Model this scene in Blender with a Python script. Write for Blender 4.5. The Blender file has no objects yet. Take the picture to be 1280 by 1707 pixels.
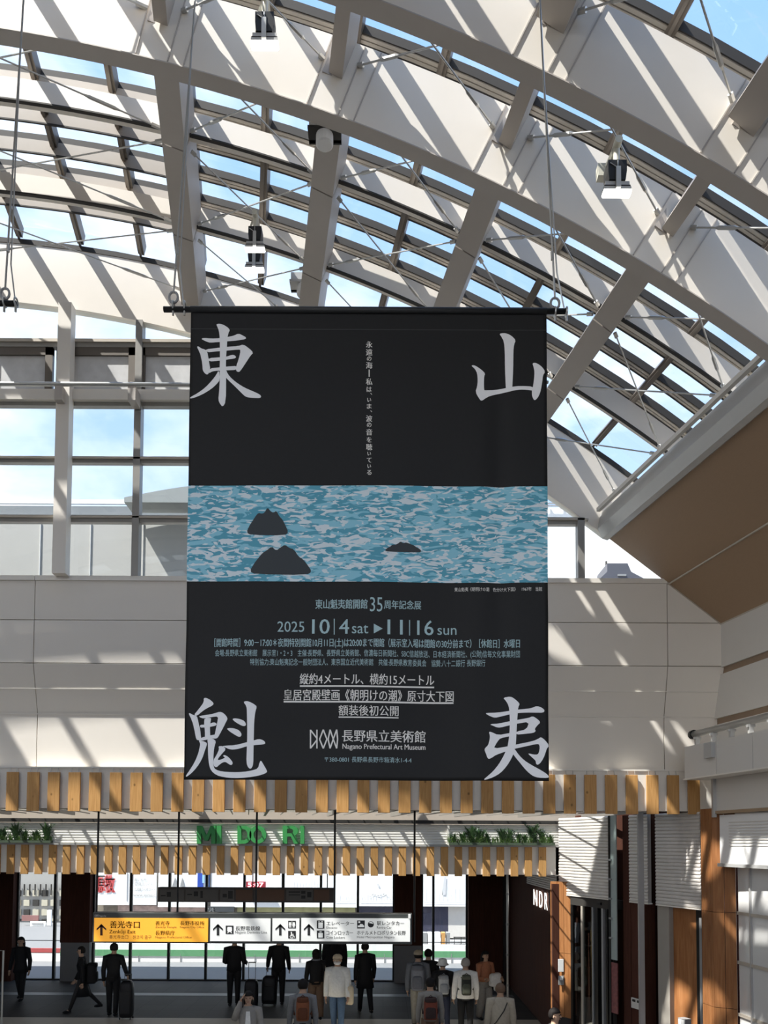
import bpy, bmesh, math, random
from mathutils import Vector, Matrix
random.seed(7)
SC = bpy.context.scene
COL = SC.collection

# ------------------------------------------------------------------ camera
F = 1300.0                       # focal length in pixels of the 1280x1707 frame
W, H = 1280.0, 1707.0
PITCH, ROLL, HOR = 0.045, 0.005, 1405.0
PPX, PPY = 640.0, HOR - F * math.tan(PITCH)
FLOOR = -4.1                     # camera is at the origin, 4.1 m above the concourse floor

cam_d = bpy.data.cameras.new('camera')
cam = bpy.data.objects.new('camera', cam_d)
COL.objects.link(cam)
cam_d.sensor_fit = 'VERTICAL'
cam_d.sensor_height = 36.0
cam_d.lens = 36.0 * F / H
cam_d.shift_y = (PPY - H / 2) / H
cam_d.clip_start, cam_d.clip_end = 0.05, 500
cam.matrix_world = Matrix.Rotation(math.pi / 2 + PITCH, 4, 'X') @ Matrix.Rotation(ROLL, 4, 'Z')
SC.camera = cam

# ------------------------------------------------------------------ colour management, sky, sun
SC.view_settings.view_transform = 'Standard'
SC.view_settings.look = 'None'
SC.view_settings.exposure = 0.6
SC.view_settings.gamma = 1.0
SC.view_settings.use_curve_mapping = False
SC.cycles.transparent_max_bounces = 40
SC.cycles.max_bounces = 10
SC.cycles.diffuse_bounces = 6
SC.cycles.sample_clamp_indirect = 6.0

wd = bpy.data.worlds.new('sky'); SC.world = wd; wd.use_nodes = True
nt = wd.node_tree; N = nt.nodes; L = nt.links
N.clear()
tc = N.new('ShaderNodeTexCoord')
sep = N.new('ShaderNodeSeparateXYZ'); L.new(tc.outputs['Generated'], sep.inputs[0])
ramp = N.new('ShaderNodeValToRGB'); L.new(sep.outputs['Z'], ramp.inputs[0])
e = ramp.color_ramp.elements
e[0].position, e[0].color = 0.0, (0.12, 0.12, 0.115, 1)
e[1].position, e[1].color = 0.9, (0.13, 0.33, 0.74, 1)
m0_ = e.new(0.012); m0_.color = (0.75, 0.82, 0.95, 1)
m_ = e.new(0.35); m_.color = (0.37, 0.505, 0.74, 1)
m2_ = e.new(0.6); m2_.color = (0.24, 0.405, 0.68, 1)
cl = N.new('ShaderNodeTexNoise'); cl.inputs['Scale'].default_value = 2.6; cl.inputs['Detail'].default_value = 6
cl.inputs['Roughness'].default_value = 0.55; cl.inputs['Distortion'].default_value = 0.4
mp = N.new('ShaderNodeMapping'); mp.inputs['Scale'].default_value = (1, 1, 2.2); mp.inputs['Location'].default_value = (0.4, 0.2, 0.1)
L.new(tc.outputs['Generated'], mp.inputs[0]); L.new(mp.outputs[0], cl.inputs['Vector'])
# more cloud low in the sky and to the left
lw = N.new('ShaderNodeMath'); lw.operation = 'MULTIPLY_ADD'; lw.inputs[1].default_value = -0.30; lw.inputs[2].default_value = 0.17
L.new(sep.outputs['Z'], lw.inputs[0])
lx = N.new('ShaderNodeMath'); lx.operation = 'MULTIPLY_ADD'; lx.inputs[1].default_value = -0.42; L.new(sep.outputs['X'], lx.inputs[0]); L.new(lw.outputs[0], lx.inputs[2])
ad = N.new('ShaderNodeMath'); ad.operation = 'ADD'; L.new(cl.outputs['Fac'], ad.inputs[0]); L.new(lx.outputs[0], ad.inputs[1])
cr = N.new('ShaderNodeMapRange'); cr.inputs['From Min'].default_value = 0.46; cr.inputs['From Max'].default_value = 0.72
L.new(ad.outputs[0], cr.inputs['Value'])
mixc = N.new('ShaderNodeMix'); mixc.data_type = 'RGBA'
hz = N.new('ShaderNodeMapRange'); hz.inputs['From Min'].default_value = 0.0; hz.inputs['From Max'].default_value = 0.012; L.new(sep.outputs['Z'], hz.inputs['Value'])
hm = N.new('ShaderNodeMath'); hm.operation = 'MULTIPLY'; L.new(cr.outputs[0], hm.inputs[0]); L.new(hz.outputs[0], hm.inputs[1])
L.new(hm.outputs[0], mixc.inputs['Factor']); L.new(ramp.outputs[0], mixc.inputs['A']); mixc.inputs['B'].default_value = (0.86, 0.875, 0.92, 1)
bg = N.new('ShaderNodeBackground'); bg.inputs['Strength'].default_value = 1.25
L.new(mixc.outputs['Result'], bg.inputs['Color'])
wo = N.new('ShaderNodeOutputWorld'); L.new(bg.outputs[0], wo.inputs[0])

SUN_DIR = Vector((0.575, 0.25, -1.0)).normalized()
sd = bpy.data.lights.new('sun', 'SUN'); sd.energy = 8.6; sd.angle = math.radians(0.55); sd.color = (1.0, 0.965, 0.91)
so = bpy.data.objects.new('sun', sd); COL.objects.link(so)
so.rotation_euler = SUN_DIR.to_track_quat('-Z', 'Y').to_euler()
so.location = (-10, -5, 25)

# ------------------------------------------------------------------ helpers
def U(px, py, d):
    """pixel of the photograph -> world point on the plane y = d"""
    u = (px - PPX) / F; v = (PPY - (py)) / F
    v = -(py - PPY) / F
    c, s = math.cos(ROLL), math.sin(ROLL)
    vd = -v
    u, vd = u * c + vd * s, -u * s + vd * c
    v = -vd
    y = math.cos(PITCH) - v * math.sin(PITCH)
    z = math.sin(PITCH) + v * math.cos(PITCH)
    return Vector((u / y * d, d, z / y * d))

WL = {}                          # world location of every parent

class MB:
    def __init__(s): s.v = []; s.f = []
    def add(s, vs, fs):
        n = len(s.v); s.v += [tuple(p) for p in vs]; s.f += [[i + n for i in f] for f in fs]; return s
    def box(s, a, b):
        x0, x1 = sorted((a[0], b[0])); y0, y1 = sorted((a[1], b[1])); z0, z1 = sorted((a[2], b[2]))
        return s.hexa([(x0, y0, z0), (x1, y0, z0), (x1, y1, z0), (x0, y1, z0), (x0, y0, z1), (x1, y0, z1), (x1, y1, z1), (x0, y1, z1)])
    def hexa(s, p):
        return s.add(p, [(0, 3, 2, 1), (4, 5, 6, 7), (0, 1, 5, 4), (1, 2, 6, 5), (2, 3, 7, 6), (3, 0, 4, 7)])
    def pbox(s, x0, y0, x1, y1, d, depth=0.05):
        """box whose front face fills a pixel rectangle on the plane y = d"""
        a, b = U(x0, y1, d), U(x1, y0, d)
        return s.box((a.x, d, a.z), (b.x, d + depth, b.z))
    def beam(s, a, b, w, h, up=(0, 0, 1)):
        a, b = Vector(a), Vector(b); t = (b - a).normalized(); up = Vector(up)
        r = t.cross(up).normalized(); u = r.cross(t)
        p = []
        for q in (a, b):
            p += [q - r * w / 2 - u * h / 2, q + r * w / 2 - u * h / 2, q + r * w / 2 + u * h / 2, q - r * w / 2 + u * h / 2]
        return s.add(p, [(0, 1, 2, 3), (7, 6, 5, 4), (0, 4, 5, 1), (1, 5, 6, 2), (2, 6, 7, 3), (3, 7, 4, 0)])
    def tube(s, pts, r, n=8, caps=True):
        pts = [Vector(p) for p in pts]; k = len(pts)
        rs = r if isinstance(r, (list, tuple)) else [r] * k
        ref = None; rings = []
        for i, p in enumerate(pts):
            t = (pts[min(i + 1, k - 1)] - pts[max(i - 1, 0)]).normalized()
            if ref is None: ref = t.orthogonal().normalized()
            ref = (ref - t * ref.dot(t)).normalized(); b = t.cross(ref)
            rings.append([p + (ref * math.cos(2 * math.pi * j / n) + b * math.sin(2 * math.pi * j / n)) * rs[i] for j in range(n)])
        fs = []
        for i in range(k - 1):
            for j in range(n):
                fs.append((i * n + j, i * n + (j + 1) % n, (i + 1) * n + (j + 1) % n, (i + 1) * n + j))
        if caps: fs += [tuple(reversed(range(n))), tuple((k - 1) * n + j for j in range(n))]
        return s.add([q for r_ in rings for q in r_], fs)
    def prism(s, poly, y0, y1):
        """polygon of (x, z) extruded along y"""
        n = len(poly)
        vs = [(x, y0, z) for x, z in poly] + [(x, y1, z) for x, z in poly]
        return s.add(vs, [tuple(range(n)), tuple(reversed(range(n, 2 * n)))] + [(i, i + n, (i + 1) % n + n, (i + 1) % n) for i in range(n)])
    def ball(s, c, r, n=10, m=7):
        rx, ry, rz = r if isinstance(r, (tuple, list)) else (r, r, r)
        vs = []; fs = []
        for i in range(m + 1):
            th = math.pi * i / m
            for j in range(n):
                ph = 2 * math.pi * j / n
                vs.append((c[0] + rx * math.sin(th) * math.cos(ph), c[1] + ry * math.sin(th) * math.sin(ph), c[2] + rz * math.cos(th)))
        for i in range(m):
            for j in range(n):
                fs.append((i * n + j, (i + 1) * n + j, (i + 1) * n + (j + 1) % n, i * n + (j + 1) % n))
        return s.add(vs, fs)

def link(name, me, mat, parent=None, smooth=False):
    if parent is not None:
        off = WL.get(parent.name, Vector((0, 0, 0)))
        me.transform(Matrix.Translation(-off))
    me.name = name
    if mat is not None:
        me.materials.clear(); me.materials.append(mat)
    if smooth:
        for p in me.polygons: p.use_smooth = True
    o = bpy.data.objects.new(name, me); COL.objects.link(o)
    if parent is not None:
        o.parent = parent; WL[o.name] = WL.get(parent.name, Vector((0, 0, 0))).copy()
    else:
        WL[o.name] = Vector((0, 0, 0))
    return o

def fixn(me):
    bm = bmesh.new(); bm.from_mesh(me)
    bmesh.ops.remove_doubles(bm, verts=bm.verts, dist=1e-5)
    bmesh.ops.recalc_face_normals(bm, faces=bm.faces)
    bm.to_mesh(me); bm.free()

def obj(name, mb, mat, parent=None, smooth=False, bevel=0.0, fix=True):
    me = bpy.data.meshes.new(name); me.from_pydata(mb.v, [], mb.f); me.update()
    if fix: fixn(me)
    o = link(name, me, mat, parent, smooth)
    if bevel:
        b = o.modifiers.new('edge', 'BEVEL'); b.width = bevel; b.segments = 2; b.limit_method = 'ANGLE'
    return o

def tag(o, label, cat, group=None, kind=None):
    if label: o['label'] = label
    if cat: o['category'] = cat
    if group: o['group'] = group
    if kind: o['kind'] = kind
    return o

def struct(name, mb, mat, parent=None, **k):
    o = obj(name, mb, mat, parent, **k)
    if parent is None: o['kind'] = 'structure'
    return o

def thing(name, label, cat, loc=(0, 0, 0), group=None, kind=None):
    o = bpy.data.objects.new(name, None); COL.objects.link(o); o.location = loc
    o.empty_display_size = 0.1
    WL[o.name] = Vector(loc)
    return tag(o, label, cat, group, kind)

def copy_tree(root, loc, label=None, group=None):
    r = root.copy(); COL.objects.link(r); r.location = loc
    if label: r['label'] = label
    if group: r['group'] = group
    for ch in list(root.children):
        c = ch.copy(); COL.objects.link(c); c.parent = r
        for g in list(ch.children):
            d = g.copy(); COL.objects.link(d); d.parent = c
    return r

# ------------------------------------------------------------------ materials
def mat(name, col, rough=0.6, metal=0.0, spec=0.5, var=0.06, scale=6.0, bump=0.0, emit=0.0, stretch=(1, 1, 1)):
    m = bpy.data.materials.new(name); m.use_nodes = True
    t = m.node_tree; b = t.nodes['Principled BSDF']
    b.inputs['Roughness'].default_value = rough; b.inputs['Metallic'].default_value = metal
    b.inputs['Specular IOR Level'].default_value = spec
    c = (col[0], col[1], col[2], 1)
    tcn = t.nodes.new('ShaderNodeTexCoord'); mpn = t.nodes.new('ShaderNodeMapping'); mpn.inputs['Scale'].default_value = stretch
    t.links.new(tcn.outputs['Object'], mpn.inputs[0])
    nz = t.nodes.new('ShaderNodeTexNoise'); nz.inputs['Scale'].default_value = scale; nz.inputs['Detail'].default_value = 5
    t.links.new(mpn.outputs[0], nz.inputs['Vector'])
    mx = t.nodes.new('ShaderNodeMix'); mx.data_type = 'RGBA'
    mx.inputs['A'].default_value = tuple(max(0, x * (1 - var)) for x in col) + (1,)
    mx.inputs['B'].default_value = tuple(min(1, x * (1 + var)) for x in col) + (1,)
    t.links.new(nz.outputs['Fac'], mx.inputs['Factor'])
    t.links.new(mx.outputs['Result'], b.inputs['Base Color'])
    if bump:
        bp = t.nodes.new('ShaderNodeBump'); bp.inputs['Strength'].default_value = bump; bp.inputs['Distance'].default_value = 0.02
        t.links.new(nz.outputs['Fac'], bp.inputs['Height']); t.links.new(bp.outputs[0], b.inputs['Normal'])
    if emit:
        t.links.new(mx.outputs['Result'], b.inputs['Emission Color']); b.inputs['Emission Strength'].default_value = emit
    return m

def wood(name, c1, c2, rough=0.5, axis='z', knots=True, sc=1.0):
    m = bpy.data.materials.new(name); m.use_nodes = True
    t = m.node_tree; b = t.nodes['Principled BSDF']; b.inputs['Roughness'].default_value = rough; b.inputs['Specular IOR Level'].default_value = 0.25
    tcn = t.nodes.new('ShaderNodeTexCoord'); oi = t.nodes.new('ShaderNodeObjectInfo')
    ofs = t.nodes.new('ShaderNodeVectorMath'); ofs.operation = 'MULTIPLY_ADD'; ofs.inputs[1].default_value = (9, 7, 13)
    t.links.new(oi.outputs['Random'], ofs.inputs[0]); t.links.new(tcn.outputs['Object'], ofs.inputs[2])
    mpn = t.nodes.new('ShaderNodeMapping'); mpn.inputs['Scale'].default_value = (30 * sc, 30 * sc, 2.2 * sc) if axis == 'z' else (2.2 * sc, 30 * sc, 30 * sc)
    t.links.new(ofs.outputs[0], mpn.inputs[0])
    nz = t.nodes.new('ShaderNodeTexNoise'); nz.inputs['Scale'].default_value = 1.0; nz.inputs['Detail'].default_value = 4; nz.inputs['Distortion'].default_value = 1.2
    t.links.new(mpn.outputs[0], nz.inputs['Vector'])
    mr = t.nodes.new('ShaderNodeMapRange'); mr.inputs['From Min'].default_value = 0.3; mr.inputs['From Max'].default_value = 0.7
    t.links.new(nz.outputs['Fac'], mr.inputs['Value'])
    mx = t.nodes.new('ShaderNodeMix'); mx.data_type = 'RGBA'; mx.inputs['A'].default_value = c1 + (1,); mx.inputs['B'].default_value = c2 + (1,)
    t.links.new(mr.outputs[0], mx.inputs['Factor'])
    out = mx.outputs['Result']
    # each piece of timber a little lighter or darker
    hs = t.nodes.new('ShaderNodeHueSaturation'); vr = t.nodes.new('ShaderNodeMapRange')
    vr.inputs['To Min'].default_value = 0.85; vr.inputs['To Max'].default_value = 1.12
    t.links.new(oi.outputs['Random'], vr.inputs['Value']); t.links.new(vr.outputs[0], hs.inputs['Value']); t.links.new(out, hs.inputs['Color'])
    out = hs.outputs[0]
    if knots:
        vo = t.nodes.new('ShaderNodeTexVoronoi'); vo.inputs['Scale'].default_value = 5.0
        mp2 = t.nodes.new('ShaderNodeMapping'); mp2.inputs['Scale'].default_value = (1, 0.2, 0.75)
        t.links.new(ofs.outputs[0], mp2.inputs[0]); t.links.new(mp2.outputs[0], vo.inputs['Vector'])
        kr = t.nodes.new('ShaderNodeMapRange'); kr.inputs['From Min'].default_value = 0.05; kr.inputs['From Max'].default_value = 0.11
        kr.inputs['To Min'].default_value = 0.75; kr.inputs['To Max'].default_value = 0.0
        t.links.new(vo.outputs['Distance'], kr.inputs['Value'])
        m2 = t.nodes.new('ShaderNodeMix'); m2.data_type = 'RGBA'; m2.inputs['B'].default_value = tuple(x * 0.3 for x in c1) + (1,)
        t.links.new(kr.outputs[0], m2.inputs['Factor']); t.links.new(out, m2.inputs['A']); out = m2.outputs['Result']
    t.links.new(out, b.inputs['Base Color'])
    return m

def glassmat(name, tint, gloss=0.06, rough=0.02, dirt=0.0):
    m = bpy.data.materials.new(name); m.use_nodes = True
    t = m.node_tree; t.nodes.clear()
    o = t.nodes.new('ShaderNodeOutputMaterial')
    tr = t.nodes.new('ShaderNodeBsdfTransparent'); tr.inputs[0].default_value = tint + (1,)
    gl = t.nodes.new('ShaderNodeBsdfGlossy'); gl.inputs['Roughness'].default_value = rough; gl.inputs[0].default_value = (0.9, 0.95, 0.95, 1)
    fr = t.nodes.new('ShaderNodeLayerWeight'); fr.inputs['Blend'].default_value = 0.12
    mr = t.nodes.new('ShaderNodeMath'); mr.operation = 'MULTIPLY_ADD'; mr.inputs[1].default_value = 0.35; mr.inputs[2].default_value = gloss
    t.links.new(fr.outputs['Fresnel'], mr.inputs[0])
    mx = t.nodes.new('ShaderNodeMixShader'); t.links.new(mr.outputs[0], mx.inputs[0]); t.links.new(tr.outputs[0], mx.inputs[1]); t.links.new(gl.outputs[0], mx.inputs[2])
    out = mx
    if dirt:
        df = t.nodes.new('ShaderNodeBsdfTranslucent'); df.inputs[0].default_value = (0.75, 0.76, 0.74, 1)
        tcn = t.nodes.new('ShaderNodeTexCoord'); nz = t.nodes.new('ShaderNodeTexNoise'); nz.inputs['Scale'].default_value = 1.3; nz.inputs['Detail'].default_value = 7
        t.links.new(tcn.outputs['Object'], nz.inputs['Vector'])
        k = t.nodes.new('ShaderNodeMath'); k.operation = 'MULTIPLY'; k.inputs[1].default_value = dirt * 2; t.links.new(nz.outputs['Fac'], k.inputs[0])
        m2 = t.nodes.new('ShaderNodeMixShader'); t.links.new(k.outputs[0], m2.inputs[0]); t.links.new(mx.outputs[0], m2.inputs[1]); t.links.new(df.outputs[0], m2.inputs[2]); out = m2
    t.links.new(out.outputs[0], o.inputs[0])
    return m

M = dict(
    steel=mat('white_painted_steel', (0.81, 0.755, 0.675), 0.5, var=0.03, scale=3, bump=0.03),
    purlin=mat('shaded_grey_steel', (0.46, 0.42, 0.38), 0.5, var=0.04),  # darkened so that the shade of the undersides is in the colour
    bar=mat('bronze_aluminium', (0.17, 0.145, 0.12), 0.45, 0.3, var=0.1),
    barlight=mat('champagne_aluminium', (0.50, 0.45, 0.38), 0.42, 0.2, var=0.06),
    dark=mat('dark_frame', (0.05, 0.046, 0.042), 0.65, 0.0, spec=0.2),
    ventboard=mat('tan_vent_board', (0.40, 0.345, 0.285), 0.6),
    black=mat('black_metal', (0.012, 0.012, 0.012), 0.4, 0.3),
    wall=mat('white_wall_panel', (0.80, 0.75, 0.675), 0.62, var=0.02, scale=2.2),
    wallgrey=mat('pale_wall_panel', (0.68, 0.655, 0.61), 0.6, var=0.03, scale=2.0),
    joint=mat('joint_shadow_gap', (0.42, 0.41, 0.39), 0.8),
    trimlight=mat('light_trim', (0.80, 0.76, 0.69), 0.5),
    brown=mat('brown_ceiling_board', (0.35, 0.235, 0.145), 0.6, var=0.07, scale=20, stretch=(1, 1, 6)),
    cable=mat('steel_cable', (0.55, 0.55, 0.53), 0.35, 0.7),
    gutter=mat('grey_gutter', (0.50, 0.50, 0.49), 0.35, 0.3),
    slat=wood('cedar_slat', (0.48, 0.245, 0.08), (0.62, 0.35, 0.13)),
    panelwood=wood('brown_wood_panel', (0.27, 0.105, 0.035), (0.40, 0.18, 0.07), sc=0.6, knots=False),
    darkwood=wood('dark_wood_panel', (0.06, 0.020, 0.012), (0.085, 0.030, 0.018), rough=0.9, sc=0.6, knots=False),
    floor=None,
    glass=glassmat('roof_glass', (0.93, 0.945, 0.95), 0.03, dirt=0.05),
    wglass=glassmat('window_glass', (0.95, 0.97, 0.97), 0.03),
    frost=mat('frosted_glass', (0.60, 0.60, 0.60), 0.35, var=0.25, scale=5),
    lamp=mat('lamp_diffuser', (1.0, 0.97, 0.88), 0.4, emit=2.5),
    cloth=mat('black_banner_cloth', (0.013, 0.0125, 0.012), 0.62, spec=0.3, var=0.15, scale=40),
    ink=mat('white_print', (0.95, 0.94, 0.93), 0.6, var=0.02),
    inkwarm=mat('warm_white_print', (0.84, 0.81, 0.75), 0.6),
    inkblue=mat('pale_blue_print', (0.40, 0.56, 0.58), 0.6),
    green=mat('green_letter', (0.06, 0.36, 0.10), 0.45),
    yellow=mat('yellow_sign_face', (0.80, 0.36, 0.035), 0.4, emit=0.5),
    signwhite=mat('white_sign_face', (0.66, 0.67, 0.65), 0.4, emit=0.34),
    signink=mat('black_sign_print', (0.02, 0.02, 0.022), 0.5),
    signbrown=mat('brown_sign_print', (0.10, 0.025, 0.01), 0.5),
    grey=mat('mid_grey', (0.30, 0.30, 0.30), 0.5),
    white=mat('plain_white', (0.84, 0.84, 0.83), 0.5),
)

def text_mesh(body, x0, y0, x1, y1, d, bold=0.0, surf=None, keep=False, res=3):
    """mesh of the given writing fitted to a pixel box on the plane y = d"""
    c = bpy.data.curves.new('lettering', 'FONT'); c.body = body; c.resolution_u = res
    o = bpy.data.objects.new('lettering', c); COL.objects.link(o)
    bpy.context.view_layer.update()
    me = bpy.data.meshes.new_from_object(o.evaluated_get(bpy.context.evaluated_depsgraph_get()))
    bpy.data.objects.remove(o); bpy.data.curves.remove(c)
    xs = [v.co.x for v in me.vertices]; ys = [v.co.y for v in me.vertices]
    if not xs: return me
    a, b, p, q = min(xs), max(xs), min(ys), max(ys)
    A = U(x0, y1, d); B = U(x1, y0, d)
    for v in me.vertices:
        tx = (v.co.x - a) / max(b - a, 1e-6); ty = (v.co.y - p) / max(q - p, 1e-6)
        x = A.x + tx * (B.x - A.x); z = A.z + ty * (B.z - A.z)
        v.co = (x, d if surf is None else surf(x, z), z)
    if bold:
        bm = bmesh.new(); bm.from_mesh(me); g0 = bm.verts[:] + bm.edges[:] + bm.faces[:]
        w = bold * 1.1 * (B.z - A.z)
        for sx in (-1, 1):
            r_ = bmesh.ops.duplicate(bm, geom=g0)
            for v in r_['geom']:
                if isinstance(v, bmesh.types.BMVert): v.co.x += sx * w
        bm.to_mesh(me); bm.free()
    me.materials.clear()
    return me

def text(parent, body, x0, y0, x1, y1, d, m, bold=0.0, surf=None, name='lettering'):
    return link(name, text_mesh(body, x0, y0, x1, y1, d, bold, surf), m, parent)

def chaikin(p, it=1):
    for _ in range(it):
        q = []
        for i in range(len(p)):
            a, b = p[i], p[(i + 1) % len(p)]
            q += [(a[0] * .75 + b[0] * .25, a[1] * .75 + b[1] * .25), (a[0] * .25 + b[0] * .75, a[1] * .25 + b[1] * .75)]
        p = q
    return p

def fill_polys(polys, d, surf=None, smooth=1, sub=0.0):
    """list of pixel polygons -> one flat mesh of filled shapes"""
    bm = bmesh.new()
    for poly in polys:
        poly = chaikin(poly, smooth) if smooth else poly
        vs = []
        for x, y in poly:
            w = U(x, y, d); vs.append(bm.verts.new((w.x, d if surf is None else surf(w.x, w.z), w.z)))
        es = [bm.edges.new((vs[i], vs[(i + 1) % len(vs)])) for i in range(len(vs))]
        bmesh.ops.triangle_fill(bm, edges=es, use_beauty=True, use_dissolve=False)
    me = bpy.data.meshes.new('print'); bm.to_mesh(me); bm.free()
    return me

# ================================================================== the vault roof
CX, CZ, AX = -5.6, -9.5, -0.177       # circle centre and the drift of the vault's axis to the left
R_SOF, R_RIB, R_GL, R_PUR = 18.34, 18.97, 19.58, 18.74
def VP(ang, r, y):
    a = math.radians(ang)
    return Vector((CX + AX * y + r * math.sin(a), y, CZ + r * math.cos(a)))
A_L, A_R = -38.0, 38.0
Y_BACK, Y_GAB = -6.0, 12.3

roof = thing('roof', None, None, (0, 6, 8), kind='structure')

def arch(y, r0, r1, th, m, name, a0=A_L, a1=A_R, step=1.0):
    mb = MB(); n = int(round((a1 - a0) / step)); vs = []; fs = []
    for i in range(n + 1):
        a = a0 + (a1 - a0) * i / n
        vs += [VP(a, r0, y), VP(a, r1, y)]
        p, q = VP(a, r0, y), VP(a, r1, y)
        vs += [p + Vector((0, th, 0)), q + Vector((0, th, 0))]
    for i in range(n):
        k = 4 * i
        fs += [(k, k + 4, k + 5, k + 1), (k + 2, k + 3, k + 7, k + 6), (k, k + 2, k + 6, k + 4), (k + 1, k + 5, k + 7, k + 3)]
    fs += [(0, 1, 3, 2), (4 * n, 4 * n + 2, 4 * n + 3, 4 * n + 1)]
    mb.add(vs, fs)
    return obj(name, mb, m, roof)

BIG = [12.3, 7.9, 6.69, 2.29, 1.08, -3.32]
SLIM = [10.83, 9.37, 5.22, 3.76, -0.39, -1.85, -4.8]
for y in BIG:
    arch(y, R_SOF, 19.33 if y > 12 else 19.17, 0.15, M['steel'], 'arch')
    if y < 12:      # flange lip under the web, coloured dark for the soffit's shade
        arch(y - 0.02, R_SOF - 0.012, R_SOF, 0.19, M['purlin'], 'arch_flange')
for y in SLIM:
    arch(y, R_RIB, 19.25, 0.12, M['steel'], 'arch')
    arch(y - 0.012, R_RIB - 0.02, R_RIB, 0.05, M['dark'], 'arch_flange')

# purlins run with the vault's axis
ANG = [14.17 + 5.94 * k for k in range(-8, 5) if k not in (-1, -3, -5, -7)]
YS = sorted(BIG + SLIM + [Y_BACK])
for a in ANG[:-1]:
    mb = MB()
    t = math.radians(a); rad = Vector((math.sin(t), 0, math.cos(t)))
    for y0, y1 in zip(YS[:-1], YS[1:]):
        pair = (abs(y1 - y0 - 1.21) < 0.01)
        w = 0.15 if pair else 0.29
        h = 0.46
        c0 = VP(a, R_PUR + h / 2, y0 + 0.02); c1 = VP(a, R_PUR + h / 2, y1)
        mb.beam(c0, c1, w, h, rad)
    obj('purlin', mb, M['purlin'], roof)
# glazing bars: across (two per bay) and along
for y0, y1 in zip(YS[:-1], YS[1:]):
    nb = 3 if y1 - y0 > 1.3 else 2
    for k in range(3 if abs(y0 - 9.37) < .01 else 2 if nb == 3 else 1):
        y = y0 + 0.20 + (y1 - y0) * k / nb
        arch(y - 0.016, R_GL - 0.08, R_GL + 0.02, 0.014, M['dark'], 'glazing_gasket', step=2)
        arch(y, R_GL - 0.09, R_GL + 0.02, 0.04, M['barlight'], 'glazing_bar', step=2)
        arch(y + 0.041, R_GL - 0.07, R_GL + 0.02, 0.008, M['dark'], 'glazing_gasket', step=2)
        arch(y + 0.05, R_GL - 0.09, R_GL + 0.02, 0.04, M['barlight'], 'glazing_bar', step=2)
        arch(y + 0.091, R_GL - 0.09, R_GL + 0.02, 0.028, M['dark'], 'glazing_gasket', step=2)
        if 7.5 < y < 12:          # deeper boards of the opening lights in the wide bay
            arch(y - 0.03, R_GL - 0.26, R_GL - 0.08, 0.02, M['ventboard'], 'vent_board', a0=2.6, a1=13.8, step=1)
            arch(y - 0.032, R_GL - 0.28, R_GL - 0.26, 0.024, M['dark'], 'vent_gasket', a0=2.6, a1=13.8, step=1)
for k in range(-26, 9):
    a = 14.17 + 2.97 * k
    if not (A_L < a < A_R): continue
    t = math.radians(a); rad = Vector((math.sin(t), 0, math.cos(t)))
    mb = MB()
    mb.beam(VP(a, R_GL - 0.07, Y_BACK), VP(a, R_GL - 0.07, Y_GAB), 0.10, 0.16, rad)
    mb.beam(VP(a, R_GL - 0.165, Y_BACK), VP(a, R_GL - 0.165, Y_GAB), 0.035, 0.05, rad)
    obj('mullion', mb, M['bar'] if k % 2 else M['bar'], roof)
# dark closing bar where the glass meets the gable
arch(12.29, 19.32, 19.40, 0.08, M['dark'], 'closing_bar', step=2)
# glass, one sheet per bay
for y0, y1 in zip(YS[:-1], YS[1:]):
    solid = 1.0 < y1 < 5.3          # unseen boards over the viewer, added to keep sun off the banner
    mb = MB(); vs = []; fs = []; n = 38
    for i in range(n + 1):
        a = A_L + (A_R - A_L) * i / n
        vs += [VP(a, R_GL + 0.03, y0), VP(a, R_GL + 0.03, y1)]
    for i in range(n): fs.append((2 * i, 2 * i + 2, 2 * i + 3, 2 * i + 1))
    mb.add(vs, fs)
    obj('sun_block_board' if solid else 'glass_sheet', mb, M['wall'] if solid else M['glass'], roof, fix=False)
# crossed bracing rods under the glass
BR = [12.22, 10.86, 9.40, 8.0, 6.75, 5.26]
AB = [2.29, 14.17, 20.11, 26.05, 31.99, 37.6]
for i in range(len(BR) - 1):
    y1, y0 = BR[i] - 0.10, BR[i + 1] + 0.12
    for a0, a1 in zip(AB[:-1], AB[1:]):
        a0_, a1_ = a0 + 0.55, a1 - 0.55
        for (p, q) in ((VP(a0_, R_PUR + 0.14, y0), VP(a1_, R_PUR + 0.14, y1)), (VP(a1_, R_PUR + 0.2, y0), VP(a0_, R_PUR + 0.2, y1))):
            mb = MB(); mb.tube([p, q], 0.010, 6)
            t = q - p
            mb.tube([p + t * 0.74, p + t * 0.76, p + t * 0.84, p + t * 0.86], [0.010, 0.022, 0.022, 0.010], 6)
            mb.tube([p, p + t * 0.035], 0.026, 6); mb.tube([q - t * 0.035, q], 0.026, 6)
            obj('bracing_rod', mb, M['cable'], roof)
# web stiffener joints on the big front arch: thin raised plates beside every purlin
for y in (7.9, 6.69):
    for a in ANG[:-1]:
        if a < 0: continue
        t = math.radians(a); rad = Vector((math.sin(t), 0, math.cos(t)))
        for da in (-0.55, 0.55, 1.1):
            mb = MB(); mb.beam(VP(a + da, R_SOF + 0.02, y - 0.005), VP(a + da, 19.16, y - 0.005), 0.012, 0.012, (0, 1, 0))
            obj('stiffener_plate', mb, M['purlin'], roof)
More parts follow.
